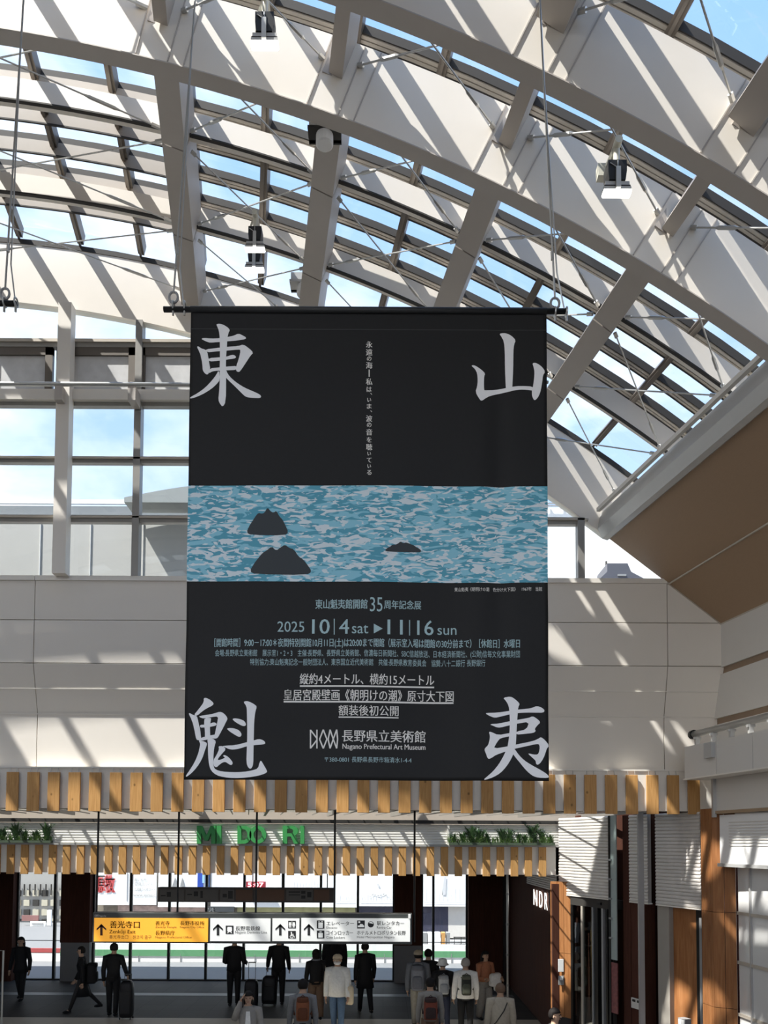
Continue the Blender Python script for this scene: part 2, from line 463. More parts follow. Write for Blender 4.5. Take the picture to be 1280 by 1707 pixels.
# gutter along the right springing of the vault
mb = MB()
def gsec(y):
    p = VP(37.9, R_SOF + 0.02, y)
    return [p + Vector((-0.06, 0, 0.30)), p + Vector((0.06, 0, 0.34)), p + Vector((0.30, 0, 0.02)), p + Vector((0.05, 0, -0.13)), p + Vector((-0.03, 0, -0.10)), p + Vector((-0.10, 0, 0.06))]
s0, s1 = gsec(12.29), gsec(Y_BACK)
n = len(s0)
mb.add(s0 + s1, [tuple(range(n)), tuple(reversed(range(n, 2 * n)))] + [(i, i + n, (i + 1) % n + n, (i + 1) % n) for i in range(n)])
obj('gutter', mb, M['gutter'], roof)
mb = MB(); mb.beam(VP(37.9, R_SOF + 0.02, 12.2) + Vector((-0.13, 0, 0.33)), VP(37.9, R_SOF + 0.02, Y_BACK) + Vector((-0.13, 0, 0.33)), 0.06, 0.06)
obj('gutter_lip', mb, M['trimlight'], roof)

# ================================================================== room shell
def XR(x, y): return x + 0.177 * (12.3 - y)
# floor
fm = bpy.data.materials.new('floor_tile'); fm.use_nodes = True
t = fm.node_tree; b = t.nodes['Principled BSDF']; b.inputs['Roughness'].default_value = 0.6; b.inputs['Specular IOR Level'].default_value = 0.06
g = t.nodes.new('ShaderNodeNewGeometry'); br = t.nodes.new('ShaderNodeTexBrick'); br.offset = 0
br.inputs['Scale'].default_value = 1.0; br.inputs['Brick Width'].default_value = 0.6; br.inputs['Row Height'].default_value = 0.6; br.inputs['Mortar Size'].default_value = 0.006
br.inputs['Color1'].default_value = (0.075, 0.070, 0.066, 1); br.inputs['Color2'].default_value = (0.088, 0.082, 0.078, 1); br.inputs['Mortar'].default_value = (0.05, 0.046, 0.043, 1)
t.links.new(g.outputs['Position'], br.inputs['Vector'])
nz = t.nodes.new('ShaderNodeTexNoise'); nz.inputs['Scale'].default_value = 0.7; nz.inputs['Detail'].default_value = 5; t.links.new(g.outputs['Position'], nz.inputs['Vector'])
mr = t.nodes.new('ShaderNodeMapRange'); mr.inputs['To Min'].default_value = 0.8; mr.inputs['To Max'].default_value = 1.15; t.links.new(nz.outputs['Fac'], mr.inputs['Value'])
mx = t.nodes.new('ShaderNodeMix'); mx.data_type = 'RGBA'; mx.blend_type = 'MULTIPLY'; mx.inputs['Factor'].default_value = 1
t.links.new(br.outputs['Color'], mx.inputs['A']); t.links.new(mr.outputs[0], mx.inputs['B']); t.links.new(mx.outputs['Result'], b.inputs['Base Color'])
M['floor'] = fm
M['floorlight'] = mat('sunlit_tone_tile', (0.62, 0.55, 0.46), 0.6, var=0.1, scale=3, spec=0.3)
struct('floor', MB().box((-19, -6.2, FLOOR - 0.2), (14, 23.4, FLOOR)), M['floor'])
struct('trim_1', MB().box((-12, 14.6, FLOOR), (3.6, 18.35, FLOOR + 0.004)), M['floorlight'])  # pale tile band; sunlight on it is partly put into the colour
struct('trim_2', MB().box((-12, 21.0, FLOOR), (3.5, 21.35, FLOOR + 0.004)), mat('grey_floor_band', (0.16, 0.155, 0.145), 0.5, var=0.15, scale=12))
struct('ground', MB().box((-60, 23.4, FLOOR - 0.3), (60, 60, FLOOR - 0.02)), mat('grey_paving', (0.17, 0.17, 0.175), 0.7, var=0.08, scale=2))

# unseen left wall closes the hall; unseen rear wall kept low to admit sky light
struct('wall_left', MB().box((-19.5, -6.2, FLOOR), (-17.2, 14, 5.2)), M['wall'])
p = VP(A_L, R_GL, 0)

struct('wall_rear', MB().box((-19, -6.5, FLOOR), (14, -6.1, 0.6)), M['wallgrey'])
# far wall: upper vertical panels, overhanging slope, lower vertical panels
zt, zb1, zb2, zb3 = U(640, 963, 12.3).z, U(640, 1108, 12.3).z, U(640, 1193, 12.5).z, U(640, 1282, 12.5).z
X_END = 5.75
cuts = [-14.0] + [U(px, 1000, 12.3).x for px in (58, 585, 1112)] + [X_END]
rows = [(zt - 0.06, U(640, 1036, 12.3).z, 12.3, 12.3), (U(640, 1036, 12.3).z, zb1, 12.3, 12.3),
        (zb1, (zb1 + zb2) / 2, 12.3, 12.4), ((zb1 + zb2) / 2, zb2, 12.4, 12.5), (zb2, zb3, 12.5, 12.5)]
mb = MB(); g = 0.005
for za, zc, ya, yc in rows:
    for x0, x1 in zip(cuts[:-1], cuts[1:]):
        mb.hexa([(x0 + g, yc, zc + g), (x1 - g, yc, zc + g), (x1 - g, 12.7, zc + g), (x0 + g, 12.7, zc + g),
                 (x0 + g, ya, za - g), (x1 - g, ya, za - g), (x1 - g, 12.7, za - g), (x0 + g, 12.7, za - g)])
struct('wall_far', mb, M['wall'], bevel=0.004)
mb = MB().box((-14, 12.53, zb3), (X_END, 12.75, zt - 0.03))
struct('wall_core', mb, M['joint'])
mb = MB()
for x0, x1 in zip(cuts[:-1], cuts[1:]): mb.box((x0 + g, 12.27, zt - 0.075), (x1 - g, 12.75, zt))
struct('trim_3', mb, M['trimlight'])
# light thin cover strips at the joints
mb = MB()
for za, zc, ya, yc in (rows[3], rows[4]):
    mb.beam((-14, ya - 0.006, za), (X_END, ya - 0.006, za), 0.012, 0.014)
struct('trim_4', mb, M['trimlight'])
# strip above the hanging slats, and the white fascia behind them
struct('trim_5', MB().box((-14, 12.30, zb3 - 0.03), (5.25, 12.72, zb3 - 0.004)), M['trimlight'])
ZF = U(640, 1350, 12.4).z
struct('wall_fascia', MB().box((-14, 12.315, ZF), (5.7, 12.72, zb3 - 0.03)), M['trimlight'])

# gable window above the far wall
win = thing('window_1', None, None, (0, 12.35, 5.5), kind='structure')
def ztop(x):        # underside of the gable arch at this x
    dx = x - (CX + AX * 12.3)
    return CZ + math.sqrt(max(0.1, (R_SOF + 0.05) ** 2 - dx * dx))
def bar_h(y0, y1, m, name, x0=-14, x1=4.6, ya=12.30, yb=12.40):
    z0, z1 = U(100, y1, 12.3).z, U(100, y0, 12.3).z
    xe = x1
    while ztop(xe) < z1 and xe > -10: xe -= 0.05
    obj(name, MB().box((x0, ya, z0), (xe, yb, z1)), m, win)
M['winbar'] = mat('grey_window_bar', (0.30, 0.29, 0.27), 0.4, 0.2)
M['ventframe'] = mat('brown_vent_frame', (0.13, 0.11, 0.09), 0.45, 0.1)
bar_h(566, 571, M['barlight'], 'transom', ya=12.27)
bar_h(571, 578, M['winbar'], 'transom')
bar_h(649, 653, M['winbar'], 'transom')
bar_h(653, 670, M['wall'], 'transom', ya=12.22)
bar_h(670, 676, M['winbar'], 'transom')
bar_h(760, 771, M['winbar'], 'transom'); bar_h(763, 766, M['barlight'], 'transom', ya=12.26, yb=12.31)
bar_h(858, 870, M['winbar'], 'transom'); bar_h(861, 864, M['barlight'], 'transom', ya=12.26, yb=12.31)
mx_px = [-30, 229, 352, 475, 598, 721, 844, 967]
for px in mx_px:
    x = U(px, 760, 12.3).x
    z1 = min(ztop(x - 0.06), ztop(x + 0.06)) - 0.04
    obj('mullion', MB().box((x - 0.055, 12.26, zt), (x + 0.055, 12.42, z1)), M['winbar'], win)
for px in (102, 352, 598, -160):
    a = U(px, 760, 12.1)
    obj('post', MB().box((a.x - 0.105, 12.10, zt - 0.02), (a.x + 0.105, 12.28, min(ztop(a.x - 0.1), ztop(a.x + 0.1)) - 0.07)), M['wall'], win)
# opening vents: brown frames with frosted panes
vx = [-160, 90, 229, 352, 475, 598]
for a, bpx in zip(vx[:-1], vx[1:]):
    xa, xb = U(a, 610, 12.3).x + 0.03, U(bpx, 610, 12.3).x - 0.03
    z1, z0 = U(100, 577, 12.3).z, U(100, 650, 12.3).z
    mb = MB(); y0, y1 = 12.31, 12.38
    mb.box((xa, y0, z1 - 0.14), (xb, y1, z1)); mb.box((xa, y0, z0), (xb, y1, z0 + 0.02)); mb.box((xa, y0, z0), (xa + 0.09, y1, z1)); mb.box((xb - 0.12, y0, z0), (xb, y1, z1))
    v = obj('vent_frame', mb, M['ventframe'], win)
    obj('vent_pane', MB().box((xa + 0.085, 12.345, z0 + 0.01), (xb - 0.11, 12.36, z1 - 0.13)), M['frost'], v)
# clear panes: one sheet cut to the arch
poly = [(-14, zt)] + [(4.4, zt)]
x = 4.4
while ztop(x) < zt + 0.05: x -= 0.05
poly = [(-14, zt), (x, zt)]
while x > -14:
    poly.append((x, ztop(x) + 0.1)); x -= 0.4
poly.append((-14, ztop(-14) + 0.1))
mb = MB().prism(poly, 12.350, 12.356)
obj('pane', mb, M['wglass'], win)
# horizontal pipe across the gable window
pr = thing('pipe_rail', 'long grey horizontal pipe running across the upper gable window', 'pipe', tuple(U(100, 642, 12.0)))
a = U(-200, 642, 12.0); z = U(200, 641, 12.0).z
obj('pipe', MB().tube([(-13.5, 12.0, z), (2.2, 12.0, z)], 0.035, 12), M['cable'], pr, smooth=True)
for px in (-160, 98, 220, 352, 475):
    q = U(px, 655, 12.0)
    mb = MB(); mb.box((q.x - 0.06, 11.98, z - 0.26), (q.x + 0.06, 12.24, z - 0.03)); mb.box((q.x - 0.03, 11.985, z - 0.08), (q.x + 0.03, 12.02, z + 0.04))
    obj('bracket', mb, M['purlin'], pr)

# sloped brown soffit on the right, in three boards
S0 = Vector((3.47, 12.3, 4.985)); S1 = Vector((5.36, 12.3, 3.515)); KB = 0.565
dv = Vector((0.177, -1, 0)) * 18.2
mb = MB()
def slopepart(t0, t1):
    a = S0.lerp(S1, t0); b_ = S0.lerp(S1, t1); nrm = Vector((S1.z - S0.z, 0, -(S1.x - S0.x))).normalized()
    up = -nrm * 0.12
    p = [a, b_, b_ + dv, a + dv]
    mb.hexa([*p, *[q + up for q in p]])
slopepart(0, KB - 0.004); slopepart(KB + 0.004, 1.0)
struct('ceiling_slope', mb, M['brown'])
mb = MB()
k = S0.lerp(S1, KB); mb.beam(k + Vector((-0.01, 0, 0.0)), k + dv + Vector((-0.01, 0, 0)), 0.02, 0.02)
mb.beam(S0, S0 + dv, 0.05, 0.05); mb.beam(S1, S1 + dv, 0.02, 0.02)
mb.beam(S1 + Vector((0, -0.01, 0)), S0.lerp(S1, KB) + Vector((0, -0.01, 0)), 0.016, 0.016)
struct('trim_6', mb, mat('pale_board_edge', (0.50, 0.44, 0.36), 0.5))
# triangle of wall that closes the gap between soffit, roof and far wall
mb = MB().prism([(S1.x - 0.3, zt - 0.3), (S1.x + 3.2, zt - 0.3), (S1.x + 3.2, 9.0), (VP(A_R, R_GL, 12.3).x + 0.2, 5.6)], 12.6, 12.75)
# right wall: three bands split by brown strips
def rband(x0, zA, zB, m, name, y0=12.72, y1=Y_BACK, th=0.2):
    mb = MB()
    mb.hexa([(XR(x0, y0), y0, zB), (XR(x0 + th, y0), y0, zB), (XR(x0 + th, y1), y1, zB), (XR(x0, y1), y1, zB),
             (XR(x0, y0), y0, zA), (XR(x0 + th, y0), y0, zA), (XR(x0 + th, y1), y1, zA), (XR(x0, y1), y1, zA)])
    return mb
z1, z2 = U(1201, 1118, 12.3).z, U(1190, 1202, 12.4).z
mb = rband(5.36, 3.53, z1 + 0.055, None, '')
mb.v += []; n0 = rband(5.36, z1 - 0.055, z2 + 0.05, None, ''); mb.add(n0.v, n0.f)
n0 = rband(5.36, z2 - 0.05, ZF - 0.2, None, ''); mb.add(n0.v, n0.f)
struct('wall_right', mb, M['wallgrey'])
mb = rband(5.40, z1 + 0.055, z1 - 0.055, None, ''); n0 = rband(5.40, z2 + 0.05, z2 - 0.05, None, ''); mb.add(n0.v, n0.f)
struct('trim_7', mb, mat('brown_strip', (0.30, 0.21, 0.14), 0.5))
# outer shell that keeps the daylight out behind the right wall and over the slope
mb = MB(); q0, q1 = VP(38.3, R_GL, 12.6), VP(38.3, R_GL, Y_BACK)
mb.hexa([(q0.x, 12.6, q0.z - 1.6), (q0.x + 4, 12.6, q0.z - 1.6), (q1.x + 4, Y_BACK, q1.z - 1.6), (q1.x, Y_BACK, q1.z - 1.6),
         (q0.x + 1.0, 12.6, q0.z - 0.3), (q0.x + 4, 12.6, q0.z - 0.3), (q1.x + 4, Y_BACK, q1.z - 0.3), (q1.x + 1.0, Y_BACK, q1.z - 0.3)])
mb = MB()
for (ya, yb) in ((Y_BACK, 12.3),):
    p = [VP(38.0, R_SOF + 0.1, ya), VP(38.0, R_GL + 0.05, ya), VP(38.0, R_GL + 0.05, yb), VP(38.0, R_SOF + 0.1, yb)]
    mb.hexa([*p, *[q + Vector((0.12, 0, -0.09)) for q in p]])
obj('gutter_upstand', mb, M['steel'], roof)

# ================================================================== entrance canopy
ZC = ZF                                     # level of the open underside
YL = 15.8                                   # lower fascia
M['bar_mirror'] = mat('dark_bar_and_mirror_line', (0.22, 0.20, 0.18), 0.45)
cg = thing('ceiling_canopy', None, None, (-3, 14, ZC), kind='structure')
obj('glass_sheet', MB().box((-12, 12.72, ZC + 0.085), (5.1, YL, ZC + 0.095)), glassmat('canopy_glass', (0.94, 0.96, 0.96), 0.12), cg)
struct('trim_8', MB().box((-14, 12.56, ZC - 0.0), (5.1, 12.72, ZC + 0.09)), M['dark'])
x = -9.6; k = 0
while x < 5.0:
    a = Vector((x, 12.66, ZC + 0.04)); b_ = Vector((x - 0.177 * 3.1, YL, ZC + 0.04))
    obj('glazing_bar', MB().beam(a, b_, 0.05 if k % 4 == 0 else 0.016, 0.07 if k % 4 == 0 else 0.02), M['bar_mirror'], cg)  # wide ones are glazing bars; thin ones stand in for reflected slats
    if k % 14 == 4: obj('beam', MB().beam(a + Vector((0, 0, 0.9)), b_ + Vector((0, 0, 0.9)), 0.2, 0.3), M['steel'], cg)  # unseen beams added above the glass for their broad shadows
    x += 0.322; k += 1
struct('wall_light_well', MB().box((-14, YL + 0.26, -0.4), (8.2, YL + 0.5, zt - 0.5)), mat('taupe_well_wall', (0.42, 0.37, 0.31), 0.7))
zb = U(640, 1368, YL).z
struct('trim_9', MB().box((-12, YL - 0.05, U(640, 1373, YL).z), (3.6, YL + 0.1, U(640, 1367, YL).z)), M['dark'])

# upper row of hanging slats
def slat_mesh(w, d, h, wires):
    me = MB().box((-w / 2, 0, -h), (w / 2, d, 0)); return me
Z_ST, Z_SB = U(640, 1290, 12.28).z, U(640, 1355, 12.28).z
def hung_slat(p, label):
    t = thing('wooden_batten', label, 'wooden slat', tuple(p), 'upper row of hanging wooden slats')
    me = MB().box((p.x - 0.094, p.y, Z_SB), (p.x + 0.094, p.y + 0.032, Z_ST))
    obj('slat', me, M['slat'], t, bevel=0.004)
    w = MB()
    for s in (-0.055, 0.055): w.tube([(p.x + s, p.y + 0.018, Z_ST - 0.005), (p.x + s, p.y + 0.042, zb3 - 0.028)], 0.005, 6)
    obj('wire', w, M['cable'], t)
    return t
Ypx = [20 + 34.45 * i for i in range(-5, 35)]
first = None
gl = 'cedar slat hanging on two wires in the upper row below the white far wall'
SY = 12.26
for i, px in enumerate(Ypx):
    p = U(px, 1320, SY); p.z = Z_ST
    if p.x > 5.2: break
    if first is None: first = hung_slat(p, gl)
    else: copy_tree(first, p)

# lower fascia: ribbed white boards, ledge, slats
def ribbed(mb, a, b_, z0, z1, n, depth=0.02, nrm=(0, -1, 0)):
    """horizontal ribs between two plan points"""
    a, b_ = Vector(a), Vector(b_); nv = Vector(nrm)
    h = (z1 - z0) / n; prof = []
    for i in range(n):
        prof += [(0.0, z0 + i * h), (depth, z0 + i * h + h * 0.25), (depth, z0 + i * h + h * 0.7), (0.0, z0 + i * h + h * 0.98)]
    vs = []
    for e_ in (a, b_):
        for d_, z in prof: vs.append((e_.x + nv.x * d_, e_.y + nv.y * d_, z))
    m_ = len(prof)
    mb.add(vs, [(i, i + 1, m_ + i + 1, m_ + i) for i in range(m_ - 1)])
    back = [(e_.x - nv.x * 0.06, e_.y - nv.y * 0.06, z) for e_ in (a, b_) for z in (z0, z1)]
    mb.add(back, [(0, 1, 3, 2)])
    return mb
M['rib'] = mat('white_ribbed_board', (0.80, 0.77, 0.72), 0.55, var=0.05, scale=8)
za, zc = U(640, 1374, YL).z, U(640, 1408, YL).z
XE = U(932, 1440, YL).x
struct('wall_entrance', ribbed(MB(), (-12, YL, 0), (XE, YL, 0), zc, za, 8, 0.012), M['rib'], fix=False)
struct('wall_store_front', MB().box((-12, YL - 0.02, U(640, 1457, YL).z), (XE, YL + 0.25, zc - 0.03)), M['trimlight'])
struct('trim_10', MB().box((-12, YL - 0.075, zc - 0.035), (XE, YL - 0.002, zc)), M['joint'])
struct('trim_11', MB().box((U(926, 1440, YL).x, YL - 0.02, U(640, 1459, YL).z), (XE + 0.02, YL + 0.1, zc - 0.035)), M['trimlight'])
# vertical end strips of the planter recesses
struct('trim_12', MB().box((U(82, 1390, YL - 0.02).x - 0.01, YL - 0.04, zc), (U(85, 1390, YL).x, YL, za)), M['trimlight'])
struct('trim_13', MB().box((U(745, 1390, YL - 0.02).x, YL - 0.04, zc), (U(748, 1390, YL).x + 0.01, YL, za)), M['trimlight'])
z1_, z0_ = zc - 0.036, U(640, 1460, YL - 0.065).z
first = None
gl2 = 'brown wooden slat of the lower row, fixed side by side below the ledge'
i = -8
while True:
    px = 17 + 23.35 * i; i += 1
    p = U(px, 1430, YL - 0.065)
    if p.x > U(925, 1430, YL).x: break
    p.z = z1_
    if first is None:
        first = thing('cladding_batten', gl2, 'wooden slat', tuple(p), 'lower row of wooden slats')
        obj('slat', MB().box((p.x - 0.074, p.y, z0_), (p.x + 0.074, p.y + 0.043, z1_)), M['slat'], first, bevel=0.004)
    else: copy_tree(first, p)

# green letters on the fascia
sg = thing('letter_sign', 'large raised green letters fixed to the white ribbed fascia', 'sign', tuple(U(420, 1406, YL - 0.06)))
ell = lambda rx, ry, cx, cy, a0=0, a1=360, n=18: [(cx + rx * math.cos(math.radians(a0 + (a1 - a0) * i / n)), cy + ry * math.sin(math.radians(a0 + (a1 - a0) * i / n))) for i in range(n + (0 if a1 - a0 == 360 else 1))]
GLY = {
 'M': [[(0, 0), (0, 1), (.26, 1), (.5, .42), (.74, 1), (1, 1), (1, 0), (.77, 0), (.77, .62), (.58, .16), (.42, .16), (.23, .62), (.23, 0)]],
 'I': [[(0, 0), (0, 1), (1, 1), (1, 0)]],
 'D': [[(0, 0), (0, 1), (.45, 1)] + ell(.53, .5, .47, .5, 80, -80) + [(.45, 0)], [(.28, .2), (.28, .8), (.44, .8)] + ell(.27, .3, .44, .5, 80, -80) + [(.44, .2)]],
 'O': [ell(.5, .5, .5, .5), ell(.25, .28, .5, .5)],
 'R': [[(0, 0), (0, 1), (.55, 1)] + ell(.36, .29, .58, .71, 85, -60) + [(1, 0), (.70, 0), (.50, .40), (.28, .40), (.28, 0)], [(.28, .58), (.28, .83), (.52, .83), (.64, .76), (.64, .65), (.52, .58)]]}
def letter(ch, x0, x1):
    d = YL - 0.11; bm = bmesh.new(); es = []
    for loop in GLY[ch]:
        vs = []
        for u, v in loop:
            w = U(x0 + (x1 - x0) * u, 1406.5 - 30 * v, d); vs.append(bm.verts.new((w.x, d, w.z)))
        es += [bm.edges.new((vs[i], vs[(i + 1) % len(vs)])) for i in range(len(vs))]
    bmesh.ops.triangle_fill(bm, edges=es, use_beauty=True, use_dissolve=False)
    r = bmesh.ops.extrude_face_region(bm, geom=bm.faces[:])
    for v in r['geom']:
        if isinstance(v, bmesh.types.BMVert): v.co.y += 0.095
    bmesh.ops.recalc_face_normals(bm, faces=bm.faces)
    me = bpy.data.meshes.new('letter'); bm.to_mesh(me); bm.free()
    link('letter', me, M['green'], sg)
letter('M', 328, 359); letter('I', 361, 368.5); letter('D', 395.5, 419); letter('O', 415.5, 443.5); letter('R', 471, 498); letter('I', 500.5, 507)

# ferns on the ledge
M['leaf'] = mat('fern_leaf', (0.035, 0.085, 0.022), 0.5, var=0.5, scale=9)
M['leaf2'] = mat('light_fern_leaf', (0.085, 0.16, 0.035), 0.5, var=0.4, scale=9)
rnd = random.Random(3)
def fern(mb, x, y, z, h, n):
    for _ in range(n):
        az = rnd.uniform(0, 6.28); lean = rnd.uniform(0.1, 0.75); hh = h * rnd.uniform(0.55, 1.05)
        dx, dy = math.cos(az) * lean * hh, math.sin(az) * lean * hh * 0.35
        p0 = Vector((x, y, z)); p1 = Vector((x + dx * 0.45, y + dy * 0.45, z + hh * 0.65)); p2 = Vector((x + dx, y + dy, z + hh * (1 - lean * 0.25)))
        w = hh * 0.055
        side = Vector((-math.sin(az), math.cos(az) * .4, 0.25)) * w
        pts = [p0, p0.lerp(p1, .5), p1, p1.lerp(p2, .5)]
        mb.add([p0 - side * .3, p0 + side * .3, p1 + side, p1 - side, p2], [(0, 1, 2, 3), (3, 2, 4)])
        for k in range(1, 7):          # leaflets
            t = k / 7; q = p0.lerp(p1, t * 1.4) if t < .7 else p1.lerp(p2, (t - .7) * 3.3)
            for s in (-1, 1):
                tip = q + Vector((s * hh * 0.17 * (1.15 - t), rnd.uniform(-.03, .02), hh * 0.10))
                mb.add([q + Vector((0, 0, -0.02 * hh)), q + Vector((0, 0, 0.035 * hh)), tip], [(0, 1, 2)])
def planting(x0, x1, label, tall):
    a, b_ = U(x0, 1408, YL - 0.2), U(x1, 1408, YL - 0.2)
    r = thing('planter', label, 'plants', ((a.x + b_.x) / 2, YL - 0.15, zc), 'ferns on the entrance ledge')
    obj('trough', MB().box((a.x, YL - 0.14, zc + 0.001), (b_.x, YL - 0.03, zc + 0.05)), mat('green_trough', (0.07, 0.10, 0.06), 0.6), r)
    low = MB(); x = a.x
    while x < b_.x: fern(low, x, YL - 0.09 + rnd.uniform(-.03, .03), zc + 0.03, rnd.uniform(.13, .2), 9); x += 0.055
    o = obj('low_fern', low, M['leaf2'], r, fix=False); o['kind'] = 'stuff'
    for px, h in tall:
        mb = MB(); q = U(px, 1408, YL - 0.12)
        fern(mb, q.x, YL - 0.08, zc + 0.03, h, 34)
        obj('fern', mb, M['leaf'], r, fix=False)
planting(-30, 82, 'green fern planting on the ledge at the plain end far from the wooden pillar', [(-20, .3), (2, .34), (25, .42), (40, .28), (58, .27), (76, .42)])
planting(749, 926, 'green fern planting on the ledge beside the pale ribbed side panel', [(757, .24), (772, .28), (787, .40), (800, .36), (812, .27), (838, .36), (850, .34), (866, .26), (876, .24), (889, .46), (905, .32), (918, .22)])

# store volume behind the fascia keeps the concourse dark
struct('ceiling_concourse', MB().box((-14, YL + 0.25, -0.62), (8.2, 23.5, -0.4)), mat('dark_ceiling', (0.16, 0.15, 0.14), 0.7))
struct('roof_terrace', MB().box((-22, YL + 0.3, zt - 0.5), (14, 23.9, zt - 0.15)), M['wallgrey'])
struct('wall_side', MB().box((-14.3, 12.6, FLOOR), (-12.0, 23.6, zt - 0.5)), M['wallgrey'])
struct('wall_upper_back', MB().box((-14, 23.4, -0.6), (8.2, 23.6, zt - 0.5)), M['wallgrey'])

# ------------------------------------------------------------------ right-hand store fronts
WRX = lambda y: 3.52 + 0.40 * (15.8 - y)
def wr(px):                         # point of that front seen at pixel column px
    k = (px - 640) / F              # x = k*y approx (roll and pitch are tiny)
    y = (3.52 + 0.40 * 15.8) / (k + 0.40)
    return Vector((WRX(y), y, 0))
NRM = Vector((-1, -0.4, 0)).normalized()
def zpx(py, y): return U(640, py, y).z
def wr_panel(mb, p0, p1, z0, z1, off=0.0, th=0.05):
    a, b_ = wr(p0) + NRM * off, wr(p1) + NRM * off
    q = [a, b_, b_ - NRM * th, a - NRM * th]
    mb.hexa([(v.x, v.y, z0) for v in q] + [(v.x, v.y, z1) for v in q]); return mb
M['louvre'] = mat('grey_white_louvre', (0.64, 0.60, 0.56), 0.5, var=0.05)
zl0 = zpx(1488, 15.8); zl1 = ZC - 0.012
def louvre(p0, p1, label):
    a, b_ = wr(p0), wr(p1)
    r = thing('louvre_panel', label, 'louvre', (a.x, a.y, zl0))
    obj('ribs', ribbed(MB(), a, b_, zl0, zl1, 26, 0.018, NRM), M['louvre'], r, fix=False)
    obj('bottom_edge', wr_panel(MB(), p0, p1, zl0 - 0.02, zl0, 0.02, 0.1), M['trimlight'], r)
louvre(932, 1021, 'pale ribbed panel above the glass sliding doors, beside the ferns')
louvre(1049, 1080, 'narrow grey ribbed panel just behind the tall grey pole')
louvre(1093, 1168, 'wide grey ribbed panel between the tall grey pole and the wooden corner column')
def wslab(name, p0, p1, z0, z1, m, off=0.0, th=0.08, parent=None, **k):
    return struct(name, wr_panel(MB(), p0, p1, z0, z1, off, th), m, parent, **k)
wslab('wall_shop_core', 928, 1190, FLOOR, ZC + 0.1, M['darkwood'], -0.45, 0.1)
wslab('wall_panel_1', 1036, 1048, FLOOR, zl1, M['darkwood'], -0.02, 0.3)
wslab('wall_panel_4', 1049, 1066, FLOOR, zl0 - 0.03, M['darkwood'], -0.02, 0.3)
wslab('wall_panel_2', 1092, 1111, FLOOR, zl0, mat('taupe_panel', (0.34, 0.31, 0.27), 0.6), -0.03, 0.3)
wslab('wall_panel_3', 1111, 1150, FLOOR, zl0, M['panelwood'], -0.12, 0.3)
# grooves on the wooden pillar between entrance and glass doors
pil = thing('column_1', None, None, (wr(935).x, wr(935).y, FLOOR), kind='structure')
def pillar(par, pts, y_at, m, zb_, ztop_, groove=0.09):
    mb = MB()
    for a, b_ in zip(pts[:-1], pts[1:]):
        a, b_ = Vector(a), Vector(b_); L_ = (b_ - a).length; n_ = max(1, int(round(L_ / groove)))
        t = (b_ - a).normalized(); nn = Vector((t.y, -t.x, 0))
        for i in range(n_):
            q0 = a + t * (L_ * i / n_ + 0.004); q1 = a + t * (L_ * (i + 1) / n_ - 0.004)
            for (zz0, zz1) in par_z(zb_, ztop_):
                mb.hexa([(q0.x, q0.y, zz0), (q1.x, q1.y, zz0), (q1.x - nn.x * .06, q1.y - nn.y * .06, zz0), (q0.x - nn.x * .06, q0.y - nn.y * .06, zz0),
                         (q0.x, q0.y, zz1), (q1.x, q1.y, zz1), (q1.x - nn.x * .06, q1.y - nn.y * .06, zz1), (q0.x - nn.x * .06, q0.y - nn.y * .06, zz1)])
    return mb
JO = [-1.02, -2.2]
def par_z(z0, z1):
    cutz = [z0] + sorted(j for j in JO if z0 < j < z1) + [z1]
    return [(a + 0.004, b_ - 0.004) for a, b_ in zip(cutz[:-1], cutz[1:])]
JO = [zpx(1588, 15.5)]
a, b_ = U(917, 1500, 15.72), U(951, 1500, 15.45)
obj('board', pillar(None, [(a.x, a.y, 0), (b_.x, b_.y, 0)], 0, None, zpx(1694, 15.6), zl0 + 0.25, 0.17), M['panelwood'], pil)
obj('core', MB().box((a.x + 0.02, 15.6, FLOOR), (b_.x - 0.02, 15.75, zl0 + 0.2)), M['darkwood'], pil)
obj('base', MB().box((a.x, 15.5, FLOOR), (b_.x, 15.56, zpx(1695, 15.5))), M['dark'], pil)
# plates on the pillar
pl = thing('wall_plate', 'tall white rectangular plate on the wooden pillar by the sliding doors', 'wall plate', tuple(U(935, 1620, 15.5)))
obj('plate', MB().pbox(930.5, 1599, 939.5, 1620, 15.52, 0.02), M['white'], pl, bevel=0.004)
pl = thing('call_button', 'small grey box with a white button under the tall white plate on the wooden pillar', 'switch', tuple(U(936, 1642, 15.5)))
obj('box', MB().pbox(931, 1627, 940, 1642, 15.51, 0.03), M['grey'], pl, bevel=0.004)
obj('button', MB().pbox(933, 1629, 938, 1634, 15.495, 0.02), M['white'], pl)
# sliding glass doors
dr = thing('door_1', None, None, (wr(985).x, wr(985).y, FLOOR), kind='structure')
zd = zl0 - 0.02
obj('header', wr_panel(MB(), 950, 1022, zd - 0.17, zd, 0.0, 0.25), M['dark'], dr)
obj('sensor', wr_panel(MB(), 996, 1002, zd - 0.11, zd - 0.06, 0.03, 0.06), M['black'], dr)
for p0, p1, m_ in ((950, 953.5, 'black'), (967, 970, 'barlight'), (985, 987, 'grey'), (990, 995, 'black'), (1001, 1004, 'grey'), (1008, 1011, 'black'), (1017, 1021, 'dark')):
    obj('stile', wr_panel(MB(), p0, p1, FLOOR, zd - 0.17, 0.0, 0.06), M[m_], dr)
obj('glass_leaf', wr_panel(MB(), 953.5, 990, FLOOR, zd - 0.17, -0.02, 0.012), glassmat('door_glass', (0.55, 0.58, 0.57), 0.14), dr)
obj('glass_leaf', wr_panel(MB(), 994, 1020, FLOOR, zd - 0.17, -0.06, 0.012), glassmat('door_glass_dark', (0.25, 0.27, 0.27), 0.16), dr)
obj('inner_board', wr_panel(MB(), 962, 969, FLOOR, zd - 0.17, -0.3, 0.05), M['slat'], dr)
